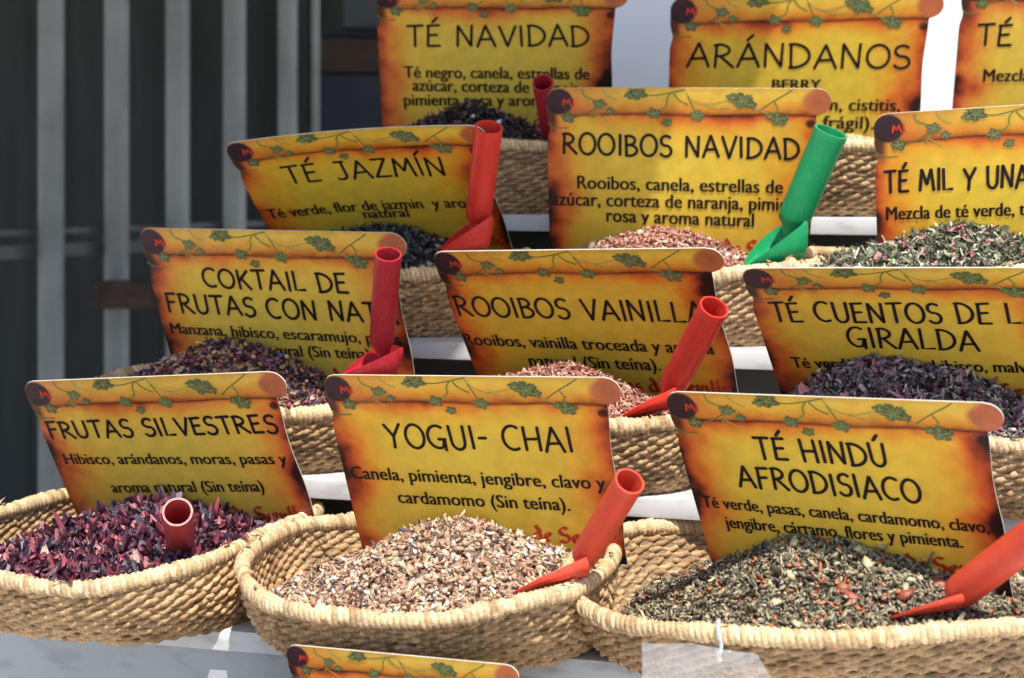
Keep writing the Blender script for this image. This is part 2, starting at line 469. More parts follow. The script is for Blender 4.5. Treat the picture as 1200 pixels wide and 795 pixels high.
def make_basket(key, cx, cy, tier, a, b, yaw, hf, hb, hr=0.0, ab=0.84, bb=0.70, boff=0.0, label='', seed=0, n=2.25):
    """rim half axes a, b; base half axes a*ab, b*bb, shifted boff to the back; rim heights front/back, hr lifts the right end"""
    B = Basket(); B.cx, B.cy, B.z, B.a, B.b, B.yaw, B.hf, B.hb, B.hr = cx, cy, ZT[tier], a, b, yaw, hf, hb, hr; B.ab, B.bb, B.boff, B.n = ab, bb, boff, n
    B.rot = Matrix.Rotation(yaw, 3, 'Z')
    root = empty('straw_basket', (cx, cy, ZT[tier]), B.rot, label=label, cat='basket', group='woven straw baskets on the stepped stand')
    B.root = root
    r = np.random.default_rng(seed + 100)
    wob = lambda ph, s: 0.004 * np.sin(2 * ph + s) + 0.0025 * np.sin(3 * ph + 2 * s) + 0.0015 * np.sin(7 * ph + s)
    B.h = lambda ph: hf + (hb - hf) * (1 + np.sin(ph)) / 2 + hr * np.cos(ph) + wob(ph, seed)
    def prof(t):
        k = t ** 0.8
        bul = 0.03 * np.sin(np.pi * t)
        return a * (ab + (1 - ab) * k + bul), b * (bb + (1 - bb) * k + bul), boff * (1 - k)
    V, F, C = [], [], []
    base = 0
    per = even_phi(a, b, 10, n)[1]
    K = int(per / 0.0185); K += K % 2
    rows = max(8, int(round((hf + hb) / 2 / 0.0047)))
    SEG = 9
    N = K * SEG
    phi, _ = even_phi(a, b, N, n)
    arc = np.arange(N) / SEG * 2 * np.pi          # wave phase: one period per K
    nsec = 6
    for j in range(rows):
        t = (j + 0.5) / rows * 0.96 + 0.005
        aj, bj, oj = prof(t)
        x, y = ell(phi, aj, bj, n); y = y + oj
        tx, ty = np.roll(x, -1) - np.roll(x, 1), np.roll(y, -1) - np.roll(y, 1)
        l = np.hypot(tx, ty) + 1e-9; nx, ny = ty / l, -tx / l
        amp = (0.0015 if j else 0.0006) * (1 + 0.25 * np.repeat(r.normal(0, 1, K), SEG).clip(-1.5, 1.5))
        w = amp * np.cos(arc + np.pi * j + 0.35 * np.sin(phi * 5 + j))
        zz = B.h(phi) * t + 0.0010 * np.sin(arc + np.pi * j) + 0.0007 * np.sin(phi * 9 + j * 1.7) + 0.0006 * np.repeat(r.normal(0, 1, K), SEG)
        hh = 0.0031 * (1 + 0.12 * np.repeat(r.normal(0, 1, K), SEG)); rr = 0.0024
        for s in range(nsec):
            th = 2 * np.pi * s / nsec
            o = w + rr * math.cos(th)
            V.append(np.stack([x + nx * o, y + ny * o, zz + hh * math.sin(th)], -1))
        blk = np.stack(V[-nsec:], 1).reshape(-1, 3); del V[-nsec:]
        V.append(blk); F.append(grid_faces(N, nsec, True, True, base)); base += N * nsec
        cc = np.repeat(straw_cols(K * 2, seed * 31 + j), (SEG + 1) // 2 if False else 1, axis=0)
        idx = (np.arange(N) * 2 // SEG) % (K * 2)
        tone = 0.80 + 0.40 * vnoise(phi * 2.2, np.full(N, j * 0.35 + seed), 5)
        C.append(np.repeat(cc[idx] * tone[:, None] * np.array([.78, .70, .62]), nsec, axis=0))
    # inner lining of the wall between the strands
    NL = 120; NT = 8
    pl, _ = even_phi(a, b, NL, n)
    for ti in range(NT):
        t = ti / (NT - 1) * 0.98
        aj, bj, oj = prof(t); x, y = ell(pl, aj, bj, n); y = y + oj
        V.append(np.stack([x, y, B.h(pl) * t + 0.001], -1))
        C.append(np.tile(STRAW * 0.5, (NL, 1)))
    F.append(grid_faces(NT, NL, False, True, base)); base += NT * NL
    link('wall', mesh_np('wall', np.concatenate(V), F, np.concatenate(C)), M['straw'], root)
    # base
    aj, bj, oj = prof(0.0); x, y = ell(pl, aj, bj, n); y = y + oj
    bv = np.concatenate([np.stack([x, y, np.full(NL, 0.0035)], -1), np.stack([x * 0.5, y * 0.5, np.full(NL, 0.004)], -1), [[0, oj, 0.004]]])
    i0 = np.arange(NL); i1 = (i0 + 1) % NL
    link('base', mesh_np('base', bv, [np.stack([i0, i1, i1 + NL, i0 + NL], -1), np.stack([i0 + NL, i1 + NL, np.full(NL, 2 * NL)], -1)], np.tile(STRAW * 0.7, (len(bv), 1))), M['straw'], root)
    # wrapped rim: a coil bound with slanting stitches
    S = int(per / 0.0052); sg = 6; NR = S * sg; ns = 14
    pr, _ = even_phi(a, b, NR, n)
    x, y = ell(pr, a, b, n); z = B.h(pr)
    tx, ty = np.roll(x, -1) - np.roll(x, 1), np.roll(y, -1) - np.roll(y, 1); l = np.hypot(tx, ty); nx, ny = ty / l, -tx / l
    u = np.arange(NR) / sg
    jit = np.repeat(r.normal(0, 1, S), sg)
    RV = np.empty((NR, ns, 3)); RC = np.empty((NR, ns, 3))
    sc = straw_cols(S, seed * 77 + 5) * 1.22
    for s in range(ns):
        th = 2 * np.pi * s / ns
        tw = u + 1.15 * th / np.pi * 0.9
        f = tw - np.floor(tw)
        ridge = np.abs(np.sin(np.pi * f)) ** 0.55
        rad = 0.0059 + 0.0019 * ridge + 0.0005 * jit + 0.0006 * np.sin(pr * 11 + seed)
        co, si = math.cos(th), math.sin(th)
        RV[:, s] = np.stack([x + nx * rad * co * 0.85, y + ny * rad * co * 0.85, z + rad * si * 1.02], -1)
        col = sc[np.floor(tw).astype(int) % S] * (0.62 + 0.38 * np.clip(ridge * 1.3, 0, 1))[:, None]
        RC[:, s] = col
    # a few frayed straw ends standing out of the rim
    fv, ff, fc = [], [], []
    for i in range(16):
        k = int(r.integers(NR)); p0 = np.array([x[k], y[k], z[k] + 0.006]); L = r.uniform(0.008, 0.022)
        d = np.array([nx[k], ny[k], 0]) * r.normal(0.2, 0.5) + np.array([tx[k], ty[k], 0]) / l[k] * r.choice([-1, 1]) + np.array([0, 0, r.uniform(0.0, 0.5)])
        d /= np.linalg.norm(d); sd = np.cross(d, [0, 0, 1]); sd /= np.linalg.norm(sd) + 1e-6
        o = len(fv) * 6
        fv.append(np.array([p0 - sd * .0012, p0 + sd * .0012, p0 + d * L * .5 - sd * .001 + [0, 0, .002], p0 + d * L * .5 + sd * .001 + [0, 0, .002], p0 + d * L - sd * .0002, p0 + d * L + sd * .0002]))
        ff += [(o, o + 1, o + 3, o + 2), (o + 2, o + 3, o + 5, o + 4)]; fc.append(np.tile(STRAW * 1.1, (6, 1)))
    nb0 = NR * ns
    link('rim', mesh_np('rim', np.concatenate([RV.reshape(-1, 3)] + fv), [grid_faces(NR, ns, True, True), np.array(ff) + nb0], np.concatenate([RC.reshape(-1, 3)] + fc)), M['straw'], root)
    return B


YW = -TH
BK = {}
def mk(k, *a, **kw): BK[k] = make_basket(k, *a, **kw)
mk('A', -0.384, 1.696, 1, 0.168, 0.182, R(-25), 0.062, 0.076, 0.002, ab=.93, bb=.82, boff=0.004, n=2.9, seed=1, label='wide straw basket of purple hibiscus petals, leftmost on the front tier')
mk('B', -0.074, 1.556, 1, 0.166, 0.158, R(-9), 0.062, 0.080, 0.002, ab=.90, bb=.68, boff=0.01, n=2.4, seed=2, label='oval straw basket of beige chai chips, middle of the front tier')
mk('C', 0.270, 1.487, 1, 0.222, 0.166, R(-10), 0.062, 0.082, 0.004, boff=0.01, seed=3, label='straw basket of grey green tea with a clear plastic sleeve tied to its rim')
mk('D', -0.310, 1.865, 2, 0.190, 0.128, YW, 0.066, 0.078, 0, seed=4, label='straw basket of dark purple and blue fruit mix, left end of the second tier')
mk('E', 0.030, 1.745, 2, 0.178, 0.125, YW, 0.072, 0.078, 0, seed=5, label='straw basket of reddish rooibos on the second tier, behind the beige chai')
mk('F', 0.405, 1.640, 2, 0.190, 0.125, YW, 0.072, 0.078, 0, seed=6, label='straw basket of dark leaf tea with purple petals, right end of second tier')
mk('G', -0.165, 2.025, 3, 0.185, 0.122, YW, 0.080, 0.084, 0, seed=7, label='shaded straw basket of black tea, left end of the third tier')
mk('H', 0.170, 1.925, 3, 0.175, 0.122, YW, 0.080, 0.084, 0, seed=8, label='straw basket of pinkish rooibos with almond bits, middle of the third tier')
mk('I', 0.474, 1.815, 3, 0.178, 0.122, YW, 0.086, 0.090, 0, seed=9, label='straw basket of green and white tea with pink petals, third tier right')
mk('J', -0.050, 2.165, 4, 0.180, 0.122, YW, 0.080, 0.084, 0, seed=10, label='straw basket heaped with black tea, left end of the top tier')
mk('K', 0.345, 2.055, 4, 0.172, 0.122, YW, 0.080, 0.084, 0, seed=11, label='dented straw basket on the top tier, behind the green scoop')
mk('L', 0.72, 1.985, 4, 0.172, 0.122, YW, 0.080, 0.084, 0, seed=12, label='straw basket at the right end of the top tier, behind the petal tea')
mk('M', -0.13, 1.395, 0, 0.17, 0.115, YW, 0.062, 0.066, 0, seed=13, label='straw basket on the lowest tier, under the beige chai basket')

# ------------------------------------------------------------------ heaps of dried herbs
def pal(*rows):
    w = np.array([r[0] for r in rows], float); c = np.array([r[1:] for r in rows], float)
    return w / w.sum(), c


PAL = {
 'hibiscus': pal((3, .028, .011, .026), (4, .075, .018, .042), (3, .16, .030, .05), (1.7, .32, .065, .09), (1.0, .48, .20, .21), (2.2, .13, .105, .15), (.4, .62, .45, .37)),
 'chai': pal((5, .48, .31, .20), (4, .38, .21, .13), (3, .60, .45, .33), (2, .22, .12, .08), (1.6, .74, .66, .56), (1.8, .10, .075, .07), (.4, .45, .44, .18), (1, .52, .27, .19)),
 'hindu': pal((6, .20, .170, .105), (5, .12, .104, .068), (4, .27, .23, .15), (2.4, .36, .31, .21), (1.5, .06, .054, .044), (.6, .50, .13, .04), (.5, .24, .08, .04), (.3, .48, .42, .22)),
 'fruit': pal((5, .030, .012, .016), (3, .13, .030, .035), (3.6, .36, .18, .080), (1.0, .06, .06, .20), (1.8, .48, .29, .16), (1.2, .28, .055, .085), (.6, .55, .38, .34)),
 'rooibos': pal((5, .46, .20, .135), (4, .36, .135, .09), (3, .56, .29, .21), (2, .24, .08, .05), (1.2, .66, .44, .35)),
 'giralda': pal((5, .045, .032, .034), (4, .15, .115, .11), (3, .33, .27, .255), (1.6, .28, .12, .21), (2.0, .46, .38, .33), (1.2, .40, .15, .22), (1.0, .22, .21, .12)),
 'black': pal((7, .024, .023, .024), (5, .05, .048, .05), (2.5, .11, .108, .10), (1.0, .24, .23, .19), (.3, .60, .55, .45)),
 'navidad': pal((8, .014, .010, .014), (4, .03, .018, .022), (1.2, .14, .025, .03), (.5, .22, .12, .08)),
 'milyuna': pal((5, .075, .080, .05), (4, .14, .15, .08), (3, .24, .24, .13), (2.4, .55, .52, .38), (1, .03, .03, .03), (.7, .45, .12, .19)),
}


def shape_chip(nl=3):      # curled flake: grid nl x 2 strip with curl
    u = np.linspace(-1, 1, nl + 1); v = np.array([-1, 0, 1.0])
    U, Vv = np.meshgrid(u, v, indexing='ij')
    wv = 1 - 0.55 * U ** 2
    return np.stack([U, Vv * wv, np.zeros_like(U)], -1).reshape(-1, 3), grid_faces(nl + 1, 3), U.ravel(), (Vv * wv).ravel()


def shape_nug():           # irregular nugget
    bm = bmesh.new(); bmesh.ops.create_icosphere(bm, subdivisions=1, radius=1)
    v = np.array([x.co[:] for x in bm.verts]); f = np.array([[x.index for x in q.verts] for q in bm.faces]); bm.free()
    return v, f


def scatter(P, N, cols, kind, L, W_, T, r, tilt=0.5, curl=0.6):
    """P (n,3) points, N (n,3) normals -> verts, faces, colours"""
    n = len(P)
    a = r.normal(0, 1, (n, 3)); nn = N + r.normal(0, tilt, (n, 3)); nn /= np.linalg.norm(nn, axis=1, keepdims=True)
    ax = a - (a * nn).sum(1, keepdims=True) * nn; ax /= np.linalg.norm(ax, axis=1, keepdims=True)
    ay = np.cross(nn, ax)
    l = L * r.lognormal(0, 0.28, n); w = W_ * r.lognormal(0, 0.25, n); t = T * r.lognormal(0, 0.2, n)
    if kind == 'nug':
        bv, bf = shape_nug()
        loc = np.repeat(bv[None], n, 0) * (1 + r.normal(0, 0.16, (n, len(bv), 1)))
        loc = loc * np.stack([l, w, t], -1)[:, None, :]
        loc[:, :, 2] += (loc[:, :, 0] / l[:, None]) ** 2 * (r.normal(0, 0.35, n) * l)[:, None]
    else:
        bv, bf, U, Vv = shape_chip(4 if kind == 'petal' else 3)
        loc = np.repeat(bv[None], n, 0) * np.stack([l, w, np.ones(n)], -1)[:, None, :]
        c1, c2 = r.normal(0, curl, n), r.normal(curl * 0.8, curl, n)
        loc[:, :, 2] = (U[None] ** 2 * (c1 * l)[:, None]) + (Vv[None] ** 2 * (c2 * w)[:, None]) + U[None] * Vv[None] * (r.normal(0, .5, n) * w)[:, None]
        loc[:, :, 1] += (U[None] ** 2) * (r.normal(0, 0.3, n) * l)[:, None]
        loc += r.normal(0, 0.06, loc.shape) * w[:, None, None]
    Vw = P[:, None, :] + loc[:, :, 0:1] * ax[:, None] + loc[:, :, 1:2] * ay[:, None] + loc[:, :, 2:3] * nn[:, None]
    k = loc.shape[1]
    F = (bf[None] + (np.arange(n) * k)[:, None, None]).reshape(-1, bf.shape[1])
    C = np.repeat(cols, k, axis=0) * (1 + r.normal(0, 0.08, (n * k, 1)))
    return Vw.reshape(-1, 3), F, C


def make_heap(key, palette, H, peak=(0, 0.1), drop=0.0, specs=(), label='', mat='herb', power=1.1, extras=(), seed=0, fill=0.012, back=0.0, spill=14):
    B = BK[key]; r = np.random.default_rng(seed + 500)
    def surf(ua, ub):           # unit disc coords -> local point
        ph = np.arctan2(ub, ua); rad = np.hypot(ua, ub)
        # distance from the peak relative to the boundary along that ray
        dx, dy = ua - peak[0], ub - peak[1]; dist = np.hypot(dx, dy) + 1e-9
        ex, ey = dx / dist, dy / dist
        bq = peak[0] * ex + peak[1] * ey; cq = peak[0] ** 2 + peak[1] ** 2 - 1
        s = np.clip(dist / (-bq + np.sqrt(bq * bq - cq)), 0, 1)
        phb = np.arctan2(peak[1] + ey * (-bq + np.sqrt(bq * bq - cq)), peak[0] + ex * (-bq + np.sqrt(bq * bq - cq)))
        edge = B.h(phb) - fill - drop * np.clip(-np.cos(phb), 0, 1) ** 1.5 - back * np.clip(np.sin(phb), 0, 1)
        hp = B.h(np.full_like(s, -np.pi / 2)) + H
        k = (0.5 + 0.5 * np.cos(np.pi * s)) ** power
        k = 0.55 * k + 0.45 * (1 - s)
        z = edge + (hp - edge) * k
        z = z + 0.010 * (fbm(ua * 5 + 9, ub * 4 + 3, seed) - 0.5)
        kk = np.clip(edge / B.h(ph), 0, 1) ** 0.8
        x, y = ell(ph, B.a * (B.ab + (1 - B.ab) * kk) - 0.006, B.b * (B.bb + (1 - B.bb) * kk) - 0.006, B.n)
        return np.stack([x * rad, y * rad + B.boff * (1 - kk), z], -1)
    NR_, NA = 26, 90
    rad = np.linspace(0.0001, 1, NR_); an = np.linspace(0, 2 * np.pi, NA, endpoint=False)
    RR, AA = np.meshgrid(rad, an, indexing='ij')
    mv = surf((RR * np.cos(AA)).ravel(), (RR * np.sin(AA)).ravel())
    w, c = PAL[palette]
    V, F4, F3, C = [mv - [0, 0, 0.003]], [grid_faces(NR_, NA, False, True)], [], [np.tile((w[:, None] * c).sum(0) * 0.45, (len(mv), 1))]
    base = len(mv)
    def add(P_, N_, cc, kind, L, W_, T, tilt, curl):
        nonlocal base
        v, f, col = scatter(P_, N_, cc, kind, L, W_, T, r, tilt, curl)
        V.append(v); C.append(col); (F4 if f.shape[1] == 4 else F3).append(f + base); base += len(v)
    def sample(n, lift, y_lo=-1.0):
        q = np.sqrt(r.random(n)) * 0.985; an = r.random(n) * 2 * np.pi
        ua, ub = q * np.cos(an), q * np.sin(an)
        P_ = surf(ua, ub); e = 0.01
        du = surf(ua + e, ub) - P_; dv = surf(ua, ub + e) - P_
        N_ = np.cross(du, dv); N_ /= np.linalg.norm(N_, axis=1, keepdims=True)
        return P_ + N_ * r.normal(0, lift, (n, 1)), N_
    for (n, kind, L, W_, T, tilt, curl) in specs:
        P_, N_ = sample(n, T * 1.2 + 0.0007)
        ci = r.choice(len(c), n, p=w)
        add(P_, N_, c[ci] * r.lognormal(0, 0.18, (n, 1)), kind, L, W_, T, tilt, curl)
    for (n, kind, L, W_, T, colr) in extras:
        P_, N_ = sample(n, 0.0008)
        add(P_ + N_ * T * 0.6, N_, np.tile(np.array(colr), (n, 1)) * r.lognormal(0, 0.15, (n, 1)), kind, L, W_, T, 0.35, 0.5)
    if spill:
        ph = r.uniform(np.pi, 2 * np.pi, spill); x, y = ell(ph, B.a, B.b, B.n); P_ = np.stack([x, y, B.h(ph) + .0094], -1) + r.normal(0, .0022, (spill, 3)) * [1, 1, .15]
        add(P_, np.tile([0, 0, 1.0], (spill, 1)), c[r.choice(len(c), spill, p=w)], specs[0][1], specs[0][2] * .8, specs[0][3] * .8, specs[0][4] * .8, .4, .5)
    me = mesh_np('heap', np.concatenate(V), [np.concatenate(F4)] + ([np.concatenate(F3)] if F3 else []), np.concatenate(C).clip(0.002, 0.9))
    o = link('herb_heap', me, M[mat]); o.matrix_world = B.root.matrix_world if False else Matrix.Translation((B.cx, B.cy, B.z)) @ B.rot.to_4x4()
    tag(o, label, 'herb heap', 'heaps of dried herbs and teas', 'stuff')


make_heap('A', 'hibiscus', 0.029, (0.10, 0.10), 0.030, [(12500, 'petal', .0054, .0032, .001, .42, 1.0), (4500, 'chip', .0042, .0016, .001, .6, 1.0)], 'heap of curled dark purple hibiscus petals in the leftmost front basket', extras=[(60, 'petal', .007, .004, .001, (.50, .20, .19)), (40, 'chip', .005, .0035, .001, (.62, .42, .34))], seed=1, back=.012)
make_heap('B', 'chai', 0.042, (0.08, 0.12), 0.032, [(9500, 'nug', .0040, .0024, .0014, .55, 0), (4500, 'chip', .0045, .0022, .001, .7, .5)], 'heap of beige and brown chai spice chips in the middle front basket', extras=[(14, 'nug', .0070, .0038, .003, (.50, .50, .22)), (30, 'chip', .010, .0026, .001, (.42, .20, .10)), (40, 'nug', .005, .003, .002, (.78, .72, .62))], seed=2, back=.008)
make_heap('C', 'hindu', 0.061, (0.02, 0.08), 0.048, [(14500, 'nug', .0036, .0018, .0014, .65, 0), (4000, 'chip', .0050, .0016, .001, .8, .8)], 'heap of rolled grey green tea with orange threads and pale pods', mat='tea', extras=[(26, 'nug', .0088, .0046, .004, (.50, .47, .26)), (22, 'nug', .0075, .0055, .004, (.32, .08, .05)), (36, 'nug', .0055, .0038, .003, (.62, .48, .33)), (380, 'chip', .0052, .0007, .0007, (.62, .14, .025)), (60, 'nug', .005, .0026, .002, (.45, .16, .06))], seed=3, back=.008)
make_heap('D', 'fruit', 0.058, (0.0, 0.0), 0.0, [(8500, 'nug', .0042, .0028, .002, .6, 0), (3000, 'chip', .0050, .0028, .001, .7, .6)], 'shaded heap of dark purple fruit mix flecked with blue and tan', extras=[(30, 'nug', .006, .004, .003, (.45, .18, .22))], seed=4)
make_heap('E', 'rooibos', 0.040, (0.16, 0.05), 0.0, [(11000, 'chip', .0038, .0011, .0008, .6, .3), (4000, 'nug', .0028, .0014, .001, .5, 0)], 'heap of fine reddish brown rooibos behind the beige chai sign', seed=5)
make_heap('F', 'giralda', 0.076, (-0.24, -0.1), 0.0, [(9000, 'chip', .0052, .0019, .001, .75, .8), (5000, 'nug', .0040, .0019, .0013, .6, 0)], 'heap of dark curled leaf tea with a few pink petals', mat='tea', extras=[(26, 'petal', .0075, .0045, .001, (.45, .16, .17)), (40, 'petal', .007, .004, .001, (.28, .11, .17))], seed=6)
make_heap('G', 'black', 0.044, (0.12, -0.32), 0.0, [(8000, 'chip', .0050, .0018, .001, .7, .6), (4000, 'nug', .0038, .0018, .0013, .6, 0)], 'shaded heap of blackish green tea with a few pale buds', extras=[(24, 'nug', .006, .0035, .003, (.55, .50, .38))], seed=7)
make_heap('H', 'rooibos', 0.050, (-0.05, 0.0), 0.0, [(10000, 'chip', .0038, .0012, .0008, .6, .3), (4000, 'nug', .0030, .0016, .001, .5, 0)], 'heap of pinkish rooibos with white almond slivers', extras=[(26, 'nug', .0085, .005, .003, (.78, .60, .40)), (40, 'nug', .004, .003, .002, (.75, .70, .64))], seed=8)
make_heap('I', 'milyuna', 0.050, (0.0, 0.0), 0.0, [(6500, 'chip', .0068, .0013, .001, .75, .5), (3500, 'nug', .0055, .0014, .0013, .7, 0), (900, 'petal', .006, .003, .001, .7, .6)], 'heap of green needle tea with white stems and pink petals', extras=[(60, 'petal', .008, .005, .001, (.62, .20, .26)), (40, 'nug', .006, .004, .003, (.68, .60, .48))], seed=9)
make_heap('J', 'navidad', 0.052, (0.0, -0.1), 0.0, [(7000, 'chip', .0048, .0018, .001, .7, .6), (4000, 'nug', .0038, .0018, .0013, .6, 0)], 'heap of black tea with red bits and white sugar pearls on the top tier', extras=[(26, 'nug', .0035, .0035, .0035, (.80, .78, .74)), (60, 'nug', .004, .003, .002, (.25, .03, .04))], seed=10)
make_heap('K', 'hibiscus', 0.004, (0.0, 0.0), 0.0, [(2500, 'petal', .0062, .0030, .001, .75, .75)], 'heap of dark berry pieces in the dented top basket, mostly hidden', seed=11)
make_heap('L', 'black', 0.030, (0.0, 0.0), 0.0, [(2500, 'chip', .0062, .0030, .001, .75, .75)], 'heap of dark tea in the rightmost top basket, hidden behind a sign', seed=12)
make_heap('M', 'giralda', 0.020, (0.0, 0.0), 0.0, [(2500, 'chip', .0062, .0030, .001, .75, .75)], 'heap of dark tea in the lowest basket under the beige chai', seed=13)

# ------------------------------------------------------------------ hand lettering
def arc(cx, cy, rx, ry, a0, a1, n=12):
    return [(cx + rx * math.cos(R(a0 + (a1 - a0) * i / n)), cy + ry * math.sin(R(a0 + (a1 - a0) * i / n))) for i in range(n + 1)]


GL = {
 'A': (.74, [[(.0, -.02), (.36, 1.0)], [(.36, 1.0), (.74, .0)], [(.10, .33), (.62, .36)]]),
 'B': (.60, [[(.07, .0), (.05, .98)], [(.0, .95)] + arc(.18, .76, .30, .22, 90, -80, 9) + [(.10, .53)], [(.10, .53)] + arc(.2, .27, .38, .27, 80, -100, 10) + [(.05, .0)]]),
 'C': (.66, [arc(.40, .50, .40, .50, 55, 300, 18)]),
 'D': (.72, [[(.08, .0), (.06, .98)], [(.0, .96)] + arc(.12, .49, .58, .49, 85, -85, 14) + [(.02, .0)]]),
 'E': (.56, [[(.08, .98), (.05, .02)], [(.02, .97), (.52, 1.0)], [(.07, .52), (.44, .55)], [(.05, .02), (.55, .03)]]),
 'F': (.54, [[(.08, .98), (.06, -.02)], [(.02, .97), (.53, 1.0)], [(.07, .52), (.44, .55)]]),
 'G': (.74, [arc(.40, .52, .40, .48, 55, 285, 16) + [(.58, .12), (.66, .40)], [(.42, .42), (.72, .42)], [(.68, .42), (.66, -.05)]]),
 'H': (.68, [[(.05, 1.0), (.07, .0)], [(.62, 1.0), (.63, .0)], [(.06, .48), (.63, .50)]]),
 'I': (.18, [[(.09, 1.0), (.10, .0)]]),
 'J': (.52, [[(.42, 1.0), (.43, .25)] + arc(.22, .22, .21, .22, 0, -140, 8), [(.16, .99), (.52, 1.0)]]),
 'K': (.62, [[(.06, 1.0), (.08, .0)], [(.56, .98), (.09, .42)], [(.22, .55), (.62, .0)]]),
 'L': (.54, [[(.07, 1.0), (.06, .02), (.54, .04)]]),
 'M': (.84, [[(.02, .0), (.14, 1.0)], [(.14, 1.0), (.42, .30)], [(.42, .30), (.68, 1.0)], [(.68, 1.0), (.82, .0)]]),
 'N': (.70, [[(.05, .0), (.08, 1.0)], [(.08, 1.0), (.60, .02)], [(.60, .02), (.65, 1.02)]]),
 'O': (.78, [arc(.39, .50, .38, .50, 100, 460, 24)]),
 'R': (.66, [[(.08, .98), (.06, .0)], [(.0, .95)] + arc(.16, .74, .36, .25, 88, -88, 10) + [(.08, .48)], [(.22, .48), (.68, .0)]]),
 'S': (.56, [arc(.30, .75, .25, .24, 40, 245, 12) + arc(.27, .26, .27, .27, 65, -150, 14)]),
 'T': (.64, [[(.33, .98), (.32, .0)], [(.0, .97), (.66, 1.0)]]),
 'U': (.66, [[(.04, 1.0), (.06, .35)] + arc(.33, .32, .27, .32, 185, 355, 12) + [(.62, 1.0)]]),
 'V': (.66, [[(.0, 1.0), (.34, .0)], [(.34, .0), (.66, 1.02)]]),
 'Y': (.66, [[(.0, .98), (.32, .48)], [(.66, 1.02), (.32, .48), (.28, -.02)]]),
 'Z': (.62, [[(.02, .97), (.58, 1.0)], [(.58, 1.0), (.02, .02)], [(.02, .02), (.62, .03)]]),
 '-': (.36, [[(.04, .46), (.34, .47)]]),
 ' ': (.34, []),
}
for acc, base_ in (('É', 'E'), ('Á', 'A'), ('Í', 'I'), ('Ú', 'U')):
    w_, st = GL[base_]; GL[acc] = (w_, st + [[(w_ * .42, 1.12), (w_ * .42 + .20, 1.36)]])
LOW = {     # broad nib letters: x height .6
 'T': (.62, [[(.0, .86), (.12, .98), (.6, .92)], [(.32, .95), (.30, .05), (.42, .0)]]),
 'E': (.58, [arc(.36, .72, .24, .26, 50, 250, 9), arc(.36, .26, .30, .28, 110, 320, 10)]),
 'S': (.58, [arc(.32, .74, .25, .24, 40, 250, 10) + arc(.28, .26, .27, .26, 60, -150, 10)]),
 'a': (.46, [arc(.22, .28, .20, .28, 60, 330, 10), [(.40, .58), (.38, .08), (.48, .0)]]),
 'c': (.40, [arc(.24, .30, .22, .30, 55, 310, 10)]),
 'd': (.48, [arc(.22, .28, .20, .28, 60, 340, 10), [(.18, 1.02), (.40, .66), (.40, .06), (.48, .0)]]),
 'e': (.42, [[(.06, .30), (.38, .40)] + arc(.23, .32, .18, .26, 30, 310, 10)]),
 'i': (.22, [[(.02, .54), (.10, .58), (.09, .06), (.18, .0)], [(.06, .80), (.14, .90)]]),
 'l': (.22, [[(.04, .98), (.10, 1.0), (.09, .08), (.20, .0)]]),
 'n': (.48, [[(.02, .54), (.09, .58), (.08, .0)], [(.09, .48), (.28, .60), (.38, .50), (.37, .06), (.46, .0)]]),
 's': (.38, [arc(.20, .44, .16, .15, 40, 250, 8) + arc(.18, .15, .17, .15, 60, -150, 8)]),
 'v': (.44, [[(.02, .56), (.10, .58), (.16, .02)], [(.16, .02), (.40, .30), (.36, .60)]]),
 ' ': (.26, []),
}


def ribbon(pts, w, V, F, nib=None, taper=True):
    P = np.array(pts, float)
    if len(P) == 2: P = np.stack([P[0] + (P[1] - P[0]) * t for t in np.linspace(0, 1, 5)])
    T = np.gradient(P, axis=0); T /= np.linalg.norm(T, axis=1, keepdims=True) + 1e-9
    if nib is None:
        N = np.stack([-T[:, 1], T[:, 0]], -1) * w / 2
        ex = T * w * 0.32
        P = P.copy(); P = np.concatenate([[P[0] - ex[0]], P, [P[-1] + ex[-1]]]); k = np.ones(len(P)); k[0] = k[-1] = 0.45
        N = np.concatenate([[N[0]], N, [N[-1]]]) * k[:, None]
    else:
        N = np.tile(np.array(nib) * w / 2, (len(P), 1)) + np.stack([-T[:, 1], T[:, 0]], -1) * w * 0.12
        fl = (N[:, 0] * -T[:, 1] + N[:, 1] * T[:, 0]) < 0
        N[fl] = -N[fl] + np.stack([-T[:, 1], T[:, 0]], -1)[fl] * w * 0.24
    o = sum(len(v) for v in V)
    V.append(np.stack([P + N, P - N], 1).reshape(-1, 2)); n = len(P)
    i = np.arange(n - 1) * 2
    F.append(np.stack([i, i + 1, i + 3, i + 2], -1) + o)


def stroke_text(text, table, x0, y0, x1, y1, h, w, V, F, nib=None, seed=0, gap=.16):
    """baseline from (x0,y0) to (x1,y1) in card units (y up)"""
    rr = random.Random(seed)
    tot = sum(table[c][0] + gap for c in text) - gap
    L = math.hypot(x1 - x0, y1 - y0); ang = math.atan2(y1 - y0, x1 - x0)
    sx_ = L / tot
    x = 0
    for c in text:
        gw, st = table[c]
        dy, sl, sc_ = rr.uniform(-.03, .03), rr.uniform(-.03, .03), rr.uniform(.97, 1.04)
        for s in st:
            pts = []
            for (px, py) in s:
                gx = (x + px + sl * py) * sx_; gy = (py * sc_ + dy) * h
                pts.append((x0 + gx * math.cos(ang) - gy * math.sin(ang), y0 + gx * math.sin(ang) + gy * math.cos(ang)))
            ribbon(pts, w, V, F, nib)
        x += gw + gap


